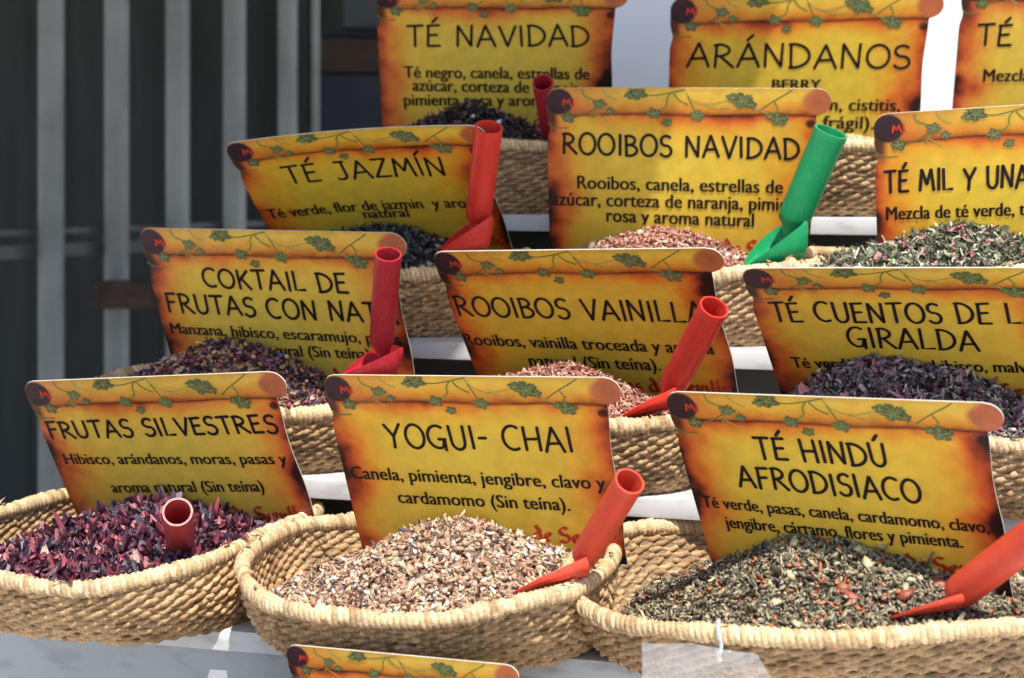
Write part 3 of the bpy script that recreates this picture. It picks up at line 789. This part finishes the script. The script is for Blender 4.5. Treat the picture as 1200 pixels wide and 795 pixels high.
_tc = {}
def font_text(text):
    """plain sans lettering as a filled mesh: verts (n,2) and triangles/ngons; unit cap height"""
    if text in _tc: return _tc[text]
    cu = bpy.data.curves.new('lettering', 'FONT'); cu.body = text; cu.size = 1.0; cu.offset = 0.0; cu.resolution_u = 3
    o = bpy.data.objects.new('lettering', cu); COL.objects.link(o)
    dg = bpy.context.evaluated_depsgraph_get(); dg.update()
    me = bpy.data.meshes.new_from_object(o.evaluated_get(dg))
    v = np.array([q.co[:2] for q in me.vertices]).reshape(-1, 2); f = [list(q.vertices) for q in me.polygons]
    bpy.data.objects.remove(o); bpy.data.meshes.remove(me); bpy.data.curves.remove(cu)
    _tc[text] = (v, f)
    return v, f


# ------------------------------------------------------------------ sign cards
ART_NU, ART_NV = 200, 150
def card_left(v):
    top = .045 - .045 * np.sqrt(np.clip(1 - ((.05 - np.minimum(v, .05)) / .05) ** 2, 0, 1))
    return .002 + top + .010 * np.exp(-((v - .15) / .03) ** 2) - .012 * v


def card_right(v):
    return np.where(v < .096, .944 + .050 * np.sqrt(np.clip(1 - ((v - .048) / .048) ** 2, 0, 1)), .943 - .03 * v + 0.004 * np.sin(v * 17))


def art_colors(u, v, sd=0):
    """the printed parchment: u right, v down (card widths)"""
    n1 = fbm(u * 7 + sd * .013, v * 7, 3); n2 = fbm(u * 22, v * 22, 11 + sd); n3 = fbm(u * 3.2 + 4, v * 3.2, 23 + sd)
    e = np.minimum(np.minimum(u + .002, .944 - .03 * v - u - .016 * np.clip((v - .2) / .25, 0, 1)), np.minimum((v - .098) * 1.9 + .030, (.80 - v) * 0.9))
    t = e + (n1 - .5) * .17 + (n2 - .5) * .035
    stops = [(-.06, (.018, .010, .010)), (-.014, (.05, .014, .010)), (.004, (.38, .050, .012)), (.030, (.74, .135, .016)), (.064, (.90, .30, .022)), (.112, (.94, .51, .032)), (.18, (.94, .63, .050)), (.5, (.94, .69, .064))]
    xs = [s[0] for s in stops]
    c = np.stack([np.interp(t, xs, [s[1][k] for s in stops]) for k in range(3)], -1)
    c *= (0.90 + 0.20 * n3)[:, None]
    # rolled top edge of the parchment print
    roll = v < .096
    q = (v / .096)
    rb = np.stack([np.interp(q + (n2 - .5) * .25, [0, .25, .5, .8, 1.0], k) for k in ((.80, .90, .90, .82, .48), (.46, .60, .52, .32, .11), (.05, .07, .045, .022, .012))], -1)
    lo = np.clip(1 - (u - .10) / .22, 0, 1)[:, None] * np.clip(n1 * 1.6, 0, 1)[:, None]
    rb = rb * (1 - .75 * lo) + np.array([.74, .19, .03]) * .75 * lo
    rend = np.clip((u - (.885 + .045 * ((q - .5) * 2) ** 2)) / .02, 0, 1)[:, None]
    rb = rb * (1 - rend) + np.array([.60, .17, .06]) * (.75 + .5 * n2[:, None]) * rend
    c = np.where(roll[:, None], rb, c)
    # crease under the roll
    cl = np.exp(-((v - .0985 - .003 * np.sin(u * 14)) / .0042) ** 2) * (u > .06) * (u < .955) * (.45 + .6 * fbm(u * 9, v * 2, 40))
    c = c * (1 - np.clip(cl, 0, 1)[:, None]) + np.array([.03, .008, .006]) * np.clip(cl, 0, 1)[:, None]
    # open end of the roll at the left
    d = np.hypot((u - .047) / .050, (v - .052) / .050)
    k = np.clip((1.02 - d) / .10, 0, 1)[:, None]
    c = c * (1 - k) + (np.array([.030, .022, .028]) + np.array([.05, .0, .01]) * n2[:, None]) * k
    k = np.clip((.046 - u) / .02, 0, 1)[:, None] * np.clip((.19 - v) / .06, 0, 1)[:, None] * np.clip((v - .06) / .02, 0, 1)[:, None]
    c = c * (1 - .85 * k) + np.array([.028, .018, .020]) * .85 * k
    d = np.hypot((u - .925) / .020, (v - .128) / .018); k = np.clip((1.1 - d) / .5, 0, 1)[:, None]
    c = c * (1 - .9 * k) + np.array([.02, .012, .01]) * .9 * k
    rr = np.random.default_rng(sd + 9)
    g = c.mean(1, keepdims=True); fade = rr.uniform(0.0, 0.10); c = (c * (1 - fade) + g * fade) * rr.uniform(.95, 1.06)
    for _ in range(5):          # handling creases and scratches
        a_, x0_, y0_, L_ = rr.uniform(0, 3.14), rr.uniform(.05, .9), rr.uniform(.12, .6), rr.uniform(.05, .30)
        dx, dy = u - x0_, v - y0_; al = dx * np.cos(a_) + dy * np.sin(a_); ac = -dx * np.sin(a_) + dy * np.cos(a_) + .02 * np.sin(al * 14)
        k = (np.exp(-(ac / .0022) ** 2) * np.clip(1 - np.abs(al) / L_, 0, 1))[:, None] * rr.uniform(.10, .32)
        c = c * (1 - k) + np.array([.80, .72, .55]) * k
    return c.clip(.004, .95)


def leaf_shape(cx, cy, r, ang, seed):
    rr = random.Random(seed); n = 44; pts = []
    for i in range(n):
        a = 2 * math.pi * i / n
        lob = (0.60 + 0.34 * abs(math.cos(2.5 * a)) ** 0.7 + rr.uniform(-.07, .07) + (.09 if i % 2 else -.06)) * (1.12 if math.cos(a) > 0 else .9)
        pts.append((cx + r * lob * math.cos(a + ang), cy + r * lob * math.sin(a + ang) * 0.8))
    return pts


LEAVES = [(.075, .111, .026, .3), (.19, .062, .026, 1.2), (.225, .085, .018, .2), (.322, .020, .036, .9), (.30, .028, .022, 2.), (.378, .094, .026, .5), (.428, .128, .020, 2.0), (.53, .10, .028, .1), (.688, .048, .040, .6), (.655, .035, .022, 1.5), (.72, .06, .02, .2), (.811, .113, .032, .4), (.785, .103, .018, 1.4), (.835, .108, .018, 2.2)]
VINES = [[(.13, .004), (.135, .03), (.16, .042), (.19, .055)], [(.20, .004), (.215, .03), (.25, .045)], [(.10, .11), (.13, .10), (.16, .085), (.19, .062)], [(.165, .11), (.175, .085), (.18, .07)], [(.175, .095), (.20, .11), (.215, .122)],
         [(.33, .02), (.38, .03), (.44, .018), (.49, .006)], [(.44, .02), (.425, .04), (.43, .065), (.40, .085), (.378, .094)], [(.49, .004), (.50, .03), (.525, .05), (.56, .062), (.60, .055), (.65, .04)], [(.50, .03), (.515, .06), (.53, .10)], [(.45, .02), (.47, .045), (.50, .06)],
         [(.69, .05), (.74, .075), (.78, .095), (.811, .113)], [(.75, .08), (.79, .05), (.84, .02), (.86, .006)], [(.80, .05), (.815, .075), (.80, .09)], [(.56, .06), (.60, .075), (.65, .07)],
         [(.006, .13), (.02, .145), (.045, .15), (.075, .148)]]


def card_z(x, bend):       # x in card widths, gentle bow of the card
    return bend * ((x - .47) ** 2 - .05)


def make_sign(key, pose, SC, lines, label, bend=0.0, script=True, W0=0.30, off=0.0, seed=0, HT=0.70, sv=0.615):
    tx, ty, tz, a, b_, c_ = pose
    ca, sa, cb, sb, cc, sc = math.cos(a), math.sin(a), math.cos(b_), math.sin(b_), math.cos(c_), math.sin(c_)
    Rc = np.array([[ca, 0, sa], [0, 1, 0], [-sa, 0, ca]]) @ np.array([[1, 0, 0], [0, cb, -sb], [0, sb, cb]]) @ np.array([[cc, -sc, 0], [sc, cc, 0], [0, 0, 1]])
    w2 = lambda v: Vector((v[0], v[2], -v[1]))
    X, Y = w2(Rc[:, 0]), -w2(Rc[:, 1]); Z = X.cross(Y)
    rot = Matrix((X, Y, Z)).transposed()
    W = W0 * SC
    org = Vector((tx * SC, tz * SC, CAMZ - ty * SC))
    ox, oy = .47 * W, -HT * W                       # origin at the middle of the lower edge
    root = empty('herb_sign', org + X * ox + Y * oy, rot, label=label, cat='sign', group='parchment herb signs in the baskets')
    to3 = lambda u, v, z=0.0: np.stack([u * W - ox, -v * W - oy, card_z(u, bend) * W + z], -1)
    # printed card
    v1 = np.linspace(0, 1, ART_NV) ** 1.0 * HT; s1 = np.linspace(0, 1, ART_NU)
    Vg, Sg = np.meshgrid(v1, s1, indexing='ij')
    l, r_ = card_left(Vg), card_right(Vg); Ug = l + (r_ - l) * Sg
    u, v = Ug.ravel(), Vg.ravel()
    front = to3(u, v); cols = art_colors(u + off, v, seed)
    n = len(front)
    T = 0.0013
    bl, br = to3(l[:, 0], v1, -T), to3(r_[:, 0], v1, -T)
    NB = 9
    bk = np.concatenate([to3(l[:, 0] + (r_ - l)[:, 0] * q, v1, -T) for q in np.linspace(0, 1, NB)])
    rid = lambda i, j: i * ART_NU + j
    bid = lambda q, i: n + q * ART_NV + i
    i = np.arange(ART_NV - 1)
    rim = [np.stack([rid(i, 0), rid(i + 1, 0), bid(0, i + 1), bid(0, i)], -1), np.stack([rid(i + 1, ART_NU - 1), rid(i, ART_NU - 1), bid(NB - 1, i), bid(NB - 1, i + 1)], -1)]
    back = [np.stack([bid(q, i), bid(q, i + 1), bid(q + 1, i + 1), bid(q + 1, i)], -1) for q in range(NB - 1)]
    # top and bottom rims as their own strips
    tt = to3(Ug[0], Vg[0]); tb = to3(Ug[0], Vg[0], -T); bt = to3(Ug[-1], Vg[-1]); bb = to3(Ug[-1], Vg[-1], -T)
    ex = np.concatenate([tt, tb, bt, bb]); m0 = n + len(bk); j = np.arange(ART_NU - 1)
    rim += [np.stack([m0 + j + 1, m0 + j, m0 + ART_NU + j, m0 + ART_NU + j + 1], -1), np.stack([m0 + 2 * ART_NU + j, m0 + 2 * ART_NU + j + 1, m0 + 3 * ART_NU + j + 1, m0 + 3 * ART_NU + j], -1)]
    ff = grid_faces(ART_NV, ART_NU)
    allc = np.concatenate([cols, np.full((len(bk) + len(ex), 3), .75)])
    rimf, backf = np.concatenate(rim), np.concatenate(back)
    me = mesh_np('card', np.concatenate([front, bk, ex]), [ff, rimf, backf], allc, True, [0] * len(ff) + [1] * len(rimf) + [2] * len(backf))
    me.set_sharp_from_angle(angle=R(50))
    link('card', me, [M['art'], M['card_edge'], M['card_back']], root)
    # lettering
    V, F = [], []
    DV, DF, DZ, nb = [], [], [], 0
    for (kd, text, x0, y0, x1, y1, h) in lines:
        if kd == 't':
            stroke_text(text, GL, x0 + .006, -y0, x1 - .006, -y1, h, .0108, V, F, seed=seed + len(V))
        else:
            fv, f = font_text(text)
            mn, mxx = fv[:, 0].min(), fv[:, 0].max()
            ang = math.atan2(-(y1 - y0), x1 - x0); L = math.hypot(x1 - x0, y1 - y0)
            gx = (fv[:, 0] - mn) / (mxx - mn) * L; gy = fv[:, 1] / 0.70 * h
            for sh_ in (-.0017, .0017):
              DV.append(np.stack([sh_ + x0 + gx * math.cos(ang) - gy * math.sin(ang), -y0 + gx * math.sin(ang) + gy * math.cos(ang)], -1))
              DZ.append(np.full(len(fv), .0005 + (sh_ > 0) * .00025)); DF += [[q + nb for q in p_] for p_ in f]; nb += len(fv)
    if V:
        q = np.concatenate(V); link('title_lettering', mesh_np('title', to3(q[:, 0], -q[:, 1], .0005), np.concatenate(F), smooth=False), M['ink'], root)
    if DV:
        q = np.concatenate(DV); v3 = to3(q[:, 0], -q[:, 1], 0.0); v3[:, 2] += np.concatenate(DZ)
        me = bpy.data.meshes.new('ingredients'); me.from_pydata(v3.tolist(), [], DF); me.update()
        link('ingredient_lettering', me, M['ink'], root)
    if script:
        V, F = [], []
        stroke_text("Esencias de Sevilla", LOW, .345, -(sv + .002), .900, -(sv + .012), .060, .0125, V, F, nib=(math.cos(R(38)), math.sin(R(38))), seed=3, gap=.10)
        q = np.concatenate(V); link('script_lettering', mesh_np('script', to3(q[:, 0], -q[:, 1], .0005), np.concatenate(F), smooth=False), M['ink_red'], root)
    V, F = [], []
    stroke_text("MI", GL, .060, -.066, .100, -.066, .026, .006, V, F, seed=4)
    q = np.concatenate(V); link('corner_lettering', mesh_np('corner', to3(q[:, 0], -q[:, 1], .0005), np.concatenate(F), smooth=False), M['ink_red'], root)
    # printed ivy
    V, F, C = [], [], []
    def flush(col, k0):
        for vv_ in V[k0:]: C.append(np.tile(np.array(col), (len(vv_), 1)))
    for k, vn in enumerate(VINES):
        t = np.linspace(0, len(vn) - 1, 14); xs = np.interp(t, range(len(vn)), [p_[0] for p_ in vn]); ys = np.interp(t, range(len(vn)), [p_[1] for p_ in vn])
        ys = np.maximum(ys, .004)
        for _ in range(2):
            xs[1:-1] = (xs[:-2] + xs[1:-1] * 2 + xs[2:]) / 4; ys[1:-1] = (ys[:-2] + ys[1:-1] * 2 + ys[2:]) / 4
        k0 = len(V); ribbon(list(zip(xs, -ys)), .0042 if k % 3 else .0058, V, F); flush(((.22, .22, .045), (.36, .34, .09), (.15, .16, .04))[k % 3], k0)
    vv2 = np.concatenate(V); z = np.full(len(vv2), .0003); nF = list(np.concatenate(F)); tri = []
    lv, lc, lz = [], [], []
    o = len(vv2)
    for k, (cx, cy, r_, an) in enumerate(LEAVES):
        pts = leaf_shape(cx, -cy, r_ * 1.0, an, k); pts = [(x, min(y, -.003)) for x, y in pts]
        lv += [(cx, min(-cy, -.004))] + pts; m_ = len(pts)
        dark = np.array((.060, .075, .026)) * (.8 + .5 * ((k * 37) % 10) / 10)
        lc += [np.array((.13, .15, .06))] + [dark * (.7 + 1.9 * ((q_ * 7 + k * 3) % 5) / 4) for q_ in range(m_)]
        lz += [.0006] * (m_ + 1)
        tri += [(o, o + 1 + q_, o + 1 + (q_ + 1) % m_) for q_ in range(m_)]; o += m_ + 1
    V2, F2 = [], []
    for k, (cx, cy, r_, an) in enumerate(LEAVES):
        for q_ in range(5):
            aa = an + q_ * 2 * math.pi / 5; yy = min(-cy + r_ * .62 * math.sin(aa), -.004)
            ribbon([(cx, -cy), (cx + r_ * .8 * math.cos(aa), yy)], .0021, V2, F2)
    v2 = np.concatenate(V2)
    allv = np.concatenate([vv2, np.array(lv), v2]); zz = np.concatenate([z, lz, np.full(len(v2), .0009)])
    allc = np.concatenate([np.concatenate(C), np.array(lc), np.tile(np.array((.28, .29, .11)), (len(v2), 1))])
    quads = np.concatenate([np.array(nF), np.concatenate(F2) + len(vv2) + len(lv)])
    v3 = to3(allv[:, 0], -allv[:, 1], 0.0); v3[:, 2] += zz
    link('ivy_print', mesh_np('ivy', v3, [quads, np.array(tri)], allc, False), M['print'], root)
    return root


POSE = {'A': [-0.4905, 0.2194, 1.7029, 0.3436, 0.4832, -0.092],
 'B': [-0.1847, 0.2053, 1.6458, 0.3241, 0.4407, -0.0361],
 'C': [0.134, 0.204, 1.5174, 0.5059, 0.5281, -0.0403],
 'D': [-0.3817, 0.067, 1.7353, 0.3701, 0.4477, 0.0028],
 'E': [-0.0814, 0.0886, 1.6837, 0.392, 0.6605, -0.0417],
 'F': [0.2101, 0.0983, 1.5782, 0.3871, 0.8205, -0.0382],
 'G': [-0.3124, -0.023, 1.8473, 0.2447, 0.8117, -0.0939],
 'H': [0.0356, -0.079, 1.8097, 0.1641, 0.314, 0.011],
 'I': [0.3505, -0.0461, 1.6583, 0.1347, 0.3461, -0.0649],
 'J': [-0.1619, -0.208, 2.0085, 0.0595, 0.5082, 0.006],
 'K': [0.1725, -0.1793, 1.8613, 0.0112, 0.3621, -0.0203],
 'L': [0.4917, -0.2044, 1.8613, 0.0112, 0.3621, -0.0203],
 'M': [-0.188, 0.3985, 1.41, 0.36, 0.3, -0.02]}
LN = {
'A': [('t', 'FRUTAS SILVESTRES', 0.022, 0.231, 0.914, 0.23, 0.067), ('d', 'Hibisco, arándanos, moras, pasas y', 0.044, 0.337, 0.899, 0.353, 0.045), ('d', 'aroma natural (Sin teína)', 0.186, 0.459, 0.777, 0.461, 0.046)],
'B': [('t', 'YOGUI- CHAI', 0.175, 0.271, 0.815, 0.272, 0.087), ('d', 'Canela, pimienta, jengibre, clavo y', 0.022, 0.399, 0.892, 0.41, 0.05), ('d', 'cardamomo (Sin teína).', 0.171, 0.49, 0.761, 0.497, 0.05)],
'C': [('t', 'TÉ HINDÚ', 0.241, 0.234, 0.646, 0.24, 0.079), ('t', 'AFRODISIACO', 0.159, 0.346, 0.722, 0.362, 0.08), ('d', 'Té verde, pasas, canela, cardamomo, clavo,', 0.023, 0.436, 0.891, 0.458, 0.046), ('d', 'jengibre, cártamo, flores y pimienta.', 0.08, 0.513, 0.806, 0.52, 0.047)],
'D': [('t', 'COKTAIL DE', 0.204, 0.221, 0.758, 0.228, 0.072), ('t', 'FRUTAS CON NATA', 0.033, 0.326, 0.915, 0.338, 0.073), ('d', 'Manzana, hibisco, escaramujo, pasas', 0.028, 0.413, 0.903, 0.418, 0.044), ('d', 'y aroma natural (Sin teína)', 0.157, 0.484, 0.78, 0.48, 0.044)],
'E': [('t', 'ROOIBOS VAINILLA', 0.012, 0.279, 0.889, 0.311, 0.086), ('d', 'Rooibos, vainilla troceada y aroma', 0.001, 0.417, 0.879, 0.447, 0.054), ('d', 'natural (Sin teína).', 0.214, 0.513, 0.68, 0.524, 0.055)],
'F': [('t', 'TÉ CUENTOS DE LA', 0.048, 0.261, 0.88, 0.261, 0.096), ('t', 'GIRALDA', 0.268, 0.388, 0.678, 0.398, 0.1), ('d', 'Té verde, té negro, hibisco, malva,', 0.067, 0.504, 0.838, 0.504, 0.058), ('d', 'pétalos y castaño.', 0.36, 0.578, 0.686, 0.581, 0.059)],
'G': [('t', 'TÉ JAZMÍN', 0.161, 0.239, 0.79, 0.248, 0.092), ('d', 'Té verde, flor de jazmin  y aroma', 0.027, 0.411, 0.887, 0.423, 0.055), ('d', 'natural', 0.392, 0.457, 0.569, 0.463, 0.051)],
'H': [('t', 'ROOIBOS NAVIDAD', 0.048, 0.246, 0.893, 0.257, 0.076), ('d', 'Rooibos, canela, estrellas de', 0.104, 0.376, 0.831, 0.384, 0.051), ('d', 'azúcar, corteza de naranja, pimienta', 0.009, 0.44, 0.929, 0.449, 0.052), ('d', 'rosa y aroma natural', 0.206, 0.5, 0.73, 0.511, 0.052)],
'I': [('t', 'TÉ MIL Y UNA NOCHES', 0.023, 0.273, 0.791, 0.285, 0.074), ('d', 'Mezcla de té verde, té negro,', 0.03, 0.37, 0.645, 0.383, 0.048)],
'J': [('t', 'TÉ NAVIDAD', 0.11, 0.262, 0.847, 0.261, 0.089), ('d', 'Té negro, canela, estrellas de', 0.097, 0.403, 0.842, 0.409, 0.053), ('d', 'azúcar, corteza de naranja,', 0.128, 0.462, 0.815, 0.474, 0.054), ('d', 'pimienta rosa y aroma', 0.09, 0.529, 0.684, 0.53, 0.054)],
'K': [('t', 'ARÁNDANOS', 0.058, 0.265, 0.889, 0.286, 0.089), ('d', 'BERRY', 0.38, 0.359, 0.559, 0.363, 0.04), ('d', 'Circulación, cistitis,', 0.304, 0.438, 0.856, 0.454, 0.05), ('d', '(cabello frágil).', 0.306, 0.505, 0.763, 0.523, 0.051)],
'L': [('t', 'TÉ', 0.065, 0.271, 0.201, 0.271, 0.079), ('d', 'Mezcla de té verde,', 0.103, 0.411, 0.602, 0.415, 0.05)],
'M': [],
}
SIGN = {'A': (1.01, 'parchment sign reading FRUTAS SILVESTRES, in the purple hibiscus basket', 0.0), 'B': (.96, 'parchment sign reading YOGUI- CHAI, in the beige chai basket', 0.0),
 'C': (.96, 'parchment sign reading TÉ HINDÚ AFRODISIACO, in the grey green tea', 0.0), 'D': (1.08, 'parchment sign reading COKTAIL DE FRUTAS CON NATA', 0.0),
 'E': (1.05, 'parchment sign reading ROOIBOS VAINILLA, partly behind a red scoop', 0.0), 'F': (1.0, 'parchment sign reading TÉ CUENTOS DE LA GIRALDA', 0.0),
 'G': (1.05, 'bowed parchment sign reading TÉ JAZMÍN, in the shade', 0.10), 'H': (1.07, 'parchment sign reading ROOIBOS NAVIDAD, beside the green scoop', 0.0),
 'I': (1.07, 'parchment sign reading TÉ MIL Y UN, cut by the right edge', 0.0), 'J': (1.08, 'parchment sign reading TÉ NAVIDAD, at the back', 0.0),
 'K': (1.14, 'parchment sign reading ARÁNDANOS, in the top row before the white wall', 0.0), 'L': (1.12, 'parchment sign reading TÉ, cut off at the top right corner', 0.0),
 'M': (1.0, 'parchment sign peeking out below the beige chai basket', 0.0)}
for i_, k in enumerate('ABCDEFGHIJKLM'):
    S_, lab, bend = SIGN[k]
    make_sign(k, POSE[k], S_, LN[k], lab, bend, script=(k != 'M'), W0=0.30 if k != 'M' else 0.207, off=0.0, seed=i_ * 50, HT=0.70, sv={'A': .575, 'D': .58}.get(k, .615))

# ------------------------------------------------------------------ scoops
def make_scoop(P0, P1, H0, P2, rad, mat, label, bw=0.030):
    """neck P0, open handle end P1, foot of the heel H0, blade tip P2"""
    ax = (P1 - P0); L = ax.length; z = ax.normalized()
    x = Vector((1, 0, 0)) - z * z.x; x.normalize(); y = z.cross(x)
    root = empty('scoop', P0, label=label, cat='scoop', group='plastic scoops stuck in the herbs')
    n = 36; prof = [(0.0, .80, 0), (0.03, .93, 0), (0.10, .97, 0), (0.5, .99, 0), (0.93, 1.0, 0), (0.975, 1.02, 0), (1.0, 1.0, 0), (1.0, .87, 0), (0.985, .85, 0), (0.5, .84, 0), (0.06, .80, 0)]
    V = []
    for (t, k, _) in prof:
        for i in range(n):
            a = 2 * math.pi * i / n
            fl = 1 + 0.035 * math.exp(-((((a + .35) % (math.pi / 1.5)) - .5) / .07) ** 2) * (1 if k > .88 else 0)   # moulded ridges along the grip
            p = z * (L * t) + x * (rad * k * fl * math.cos(a)) + y * (rad * k * fl * math.sin(a))
            V.append(p[:])
    V.append((z * (L * 0.06))[:]); V.append((0, 0, 0))
    m_ = len(prof); i = np.arange(n); j = (i + 1) % n
    tri = np.concatenate([np.stack([(m_ - 1) * n + i, (m_ - 1) * n + j, np.full(n, m_ * n)], -1), np.stack([j, i, np.full(n, m_ * n + 1)], -1)])
    me = mesh_np('handle', np.array(V), [grid_faces(m_, n, False, True), tri]); me.set_sharp_from_angle(angle=R(45))
    link('handle', me, mat, root)
    # blade: a trough with a closed heel under the grip and side walls that run down to a pointed lip
    f_ = (P2 - H0); BL = f_.length; dz = f_.normalized(); up_ = (P0 - H0); u_ = up_ - dz * up_.dot(dz); hh = u_.length; u_.normalize(); s_ = dz.cross(u_)
    o_ = H0 - P0
    nu, nv = 30, 25; top = []
    for i in range(nu):
        s = i / (nu - 1)
        q = max(0.0, (s - .05) / .95)
        wd = bw * (1 - .90 * q ** 2.6) * (.80 + .20 * min(1, s / .15))
        wall = hh * (1 - q) ** 0.85
        for k in range(nv):
            t = k / (nv - 1) * 2 - 1
            cx_ = math.sin(t * math.pi / 2) * .85 + t * .15
            zz = wall * abs(t) ** 2.6
            if s < .07: zz = max(zz, hh * (1 - s / .07) ** 1.2 * (1 - .25 * t * t))
            p = o_ + dz * (BL * s) + s_ * (wd * cx_) + u_ * zz
            top.append(p[:])
    top = np.array(top); lowv = top - np.array(u_[:]) * .0016 - np.array(dz[:]) * .0010
    nn = len(top); gf = grid_faces(nu, nv)
    per = np.array([i * nv for i in range(nu)] + [(nu - 1) * nv + j for j in range(1, nv)] + [i * nv + nv - 1 for i in range(nu - 2, -1, -1)] + [j for j in range(nv - 2, 0, -1)]); p2 = np.roll(per, -1)
    me = mesh_np('blade', np.concatenate([top, lowv]), [gf, gf[:, ::-1] + nn, np.stack([p2, per, per + nn, p2 + nn], -1)]); me.set_sharp_from_angle(angle=R(50))
    link('blade', me, mat, root)
    # neck web
    b = MB(); b.tube(o_ * .35 + dz * (BL * .05), z * (L * .06), rad * .50, rad * .80, n=20)
    b.build('neck', mat, root, True)
    return root


make_scoop(at(213, 652, 1.625), at(208, 600, 1.535), at(214, 664, 1.675), at(220, 668, 1.735), .0136, M['rose'], 'faded pink scoop with its open handle facing out of the purple hibiscus', bw=.013)
make_scoop(at(684, 654, 1.455), at(738, 564, 1.385), at(692, 672, 1.452), at(602, 694, 1.440), .0126, M['coral'], 'coral red scoop lying on the beige chai, handle up to the right', bw=.026)
make_scoop(at(1120, 698, 1.375), at(1226, 618, 1.30), at(1126, 712, 1.372), at(1040, 724, 1.370), .0140, M['coral'], 'coral red scoop in the grey green tea, cut by the right edge', bw=.026)
make_scoop(at(447, 404, 1.760), at(455, 298, 1.705), at(462, 441, 1.765), at(402, 439, 1.745), .0134, M['crimson'], 'crimson scoop standing in the dark fruit mix, in the shade', bw=.026)
make_scoop(at(786, 456, 1.665), at(837, 360, 1.595), at(794, 476, 1.662), at(728, 488, 1.650), .0142, M['red'], 'bright red scoop with open handle before the ROOIBOS VAINILLA sign', bw=.026)
make_scoop(at(560, 256, 1.905), at(573, 149, 1.845), at(571, 290, 1.905), at(516, 294, 1.885), .0152, M['red'], 'tall red scoop standing in the black tea before the TÉ JAZMÍN sign', bw=.030)
make_scoop(at(928, 262, 1.860), at(974, 154, 1.825), at(938, 304, 1.858), at(872, 314, 1.835), .0185, M['green'], 'green scoop standing in the pinkish rooibos', bw=.034)
make_scoop(at(646, 158, 2.08), at(636, 97, 1.99), at(648, 180, 2.09), at(648, 190, 2.16), .0122, M['crimson'], 'dark red scoop in the black tea on the top tier, end facing forward', bw=.024)

# ------------------------------------------------------------------ clear plastic sleeve tied to the rim of the front right basket
sl = empty('label_sleeve', at(842, 745, 1.335), label='clear plastic label sleeve tied to the rim of the front right basket', cat='label sleeve')
so = Vector(sl.location)
tl, tr_, brr, bll = at(752, 753, 1.352), at(888, 768, 1.318), at(925, 830, 1.318), at(752, 850, 1.352)
NU, NV = 24, 16; top = []
for i in range(NU):
    for j in range(NV):
        u, v = i / (NU - 1), j / (NV - 1)
        p = (tl * (1 - u) + tr_ * u) * (1 - v) + (bll * (1 - u) + brr * u) * v
        p = p + Vector((0, -0.006 * math.sin(math.pi * u) - .0025 * math.sin(u * 11 + v * 5) - .004 * v, 0.004 * math.sin(math.pi * u) * (1 - v)))
        top.append((p - so)[:])
top = np.array(top); nn = len(top); gf = grid_faces(NU, NV)
per = np.array([i * NV for i in range(NU)] + [(NU - 1) * NV + j for j in range(1, NV)] + [i * NV + NV - 1 for i in range(NU - 2, -1, -1)] + [j for j in range(NV - 2, 0, -1)]); p2 = np.roll(per, -1)
link('sleeve', mesh_np('sleeve', np.concatenate([top, top + [0, .0012, 0]]), [gf, gf[:, ::-1] + nn, np.stack([p2, per, per + nn, p2 + nn], -1)]), M['clear'], sl)
b = MB(); pts = []
for i in range(17):
    a = R(-70 + 280 * i / 16); pts.append(Vector((0.001 * math.sin(i), .004 + .0135 * math.cos(a + math.pi / 2 + .5), -.004 + .0145 * math.sin(a + math.pi / 2 + .5))))
pts.append(pts[-1] + Vector((.003, -.004, -.012)))
for p_, q_ in zip(pts[:-1], pts[1:]): b.tube(p_, q_, .0016, n=8)
b.build('tie', M['white'], sl, True)
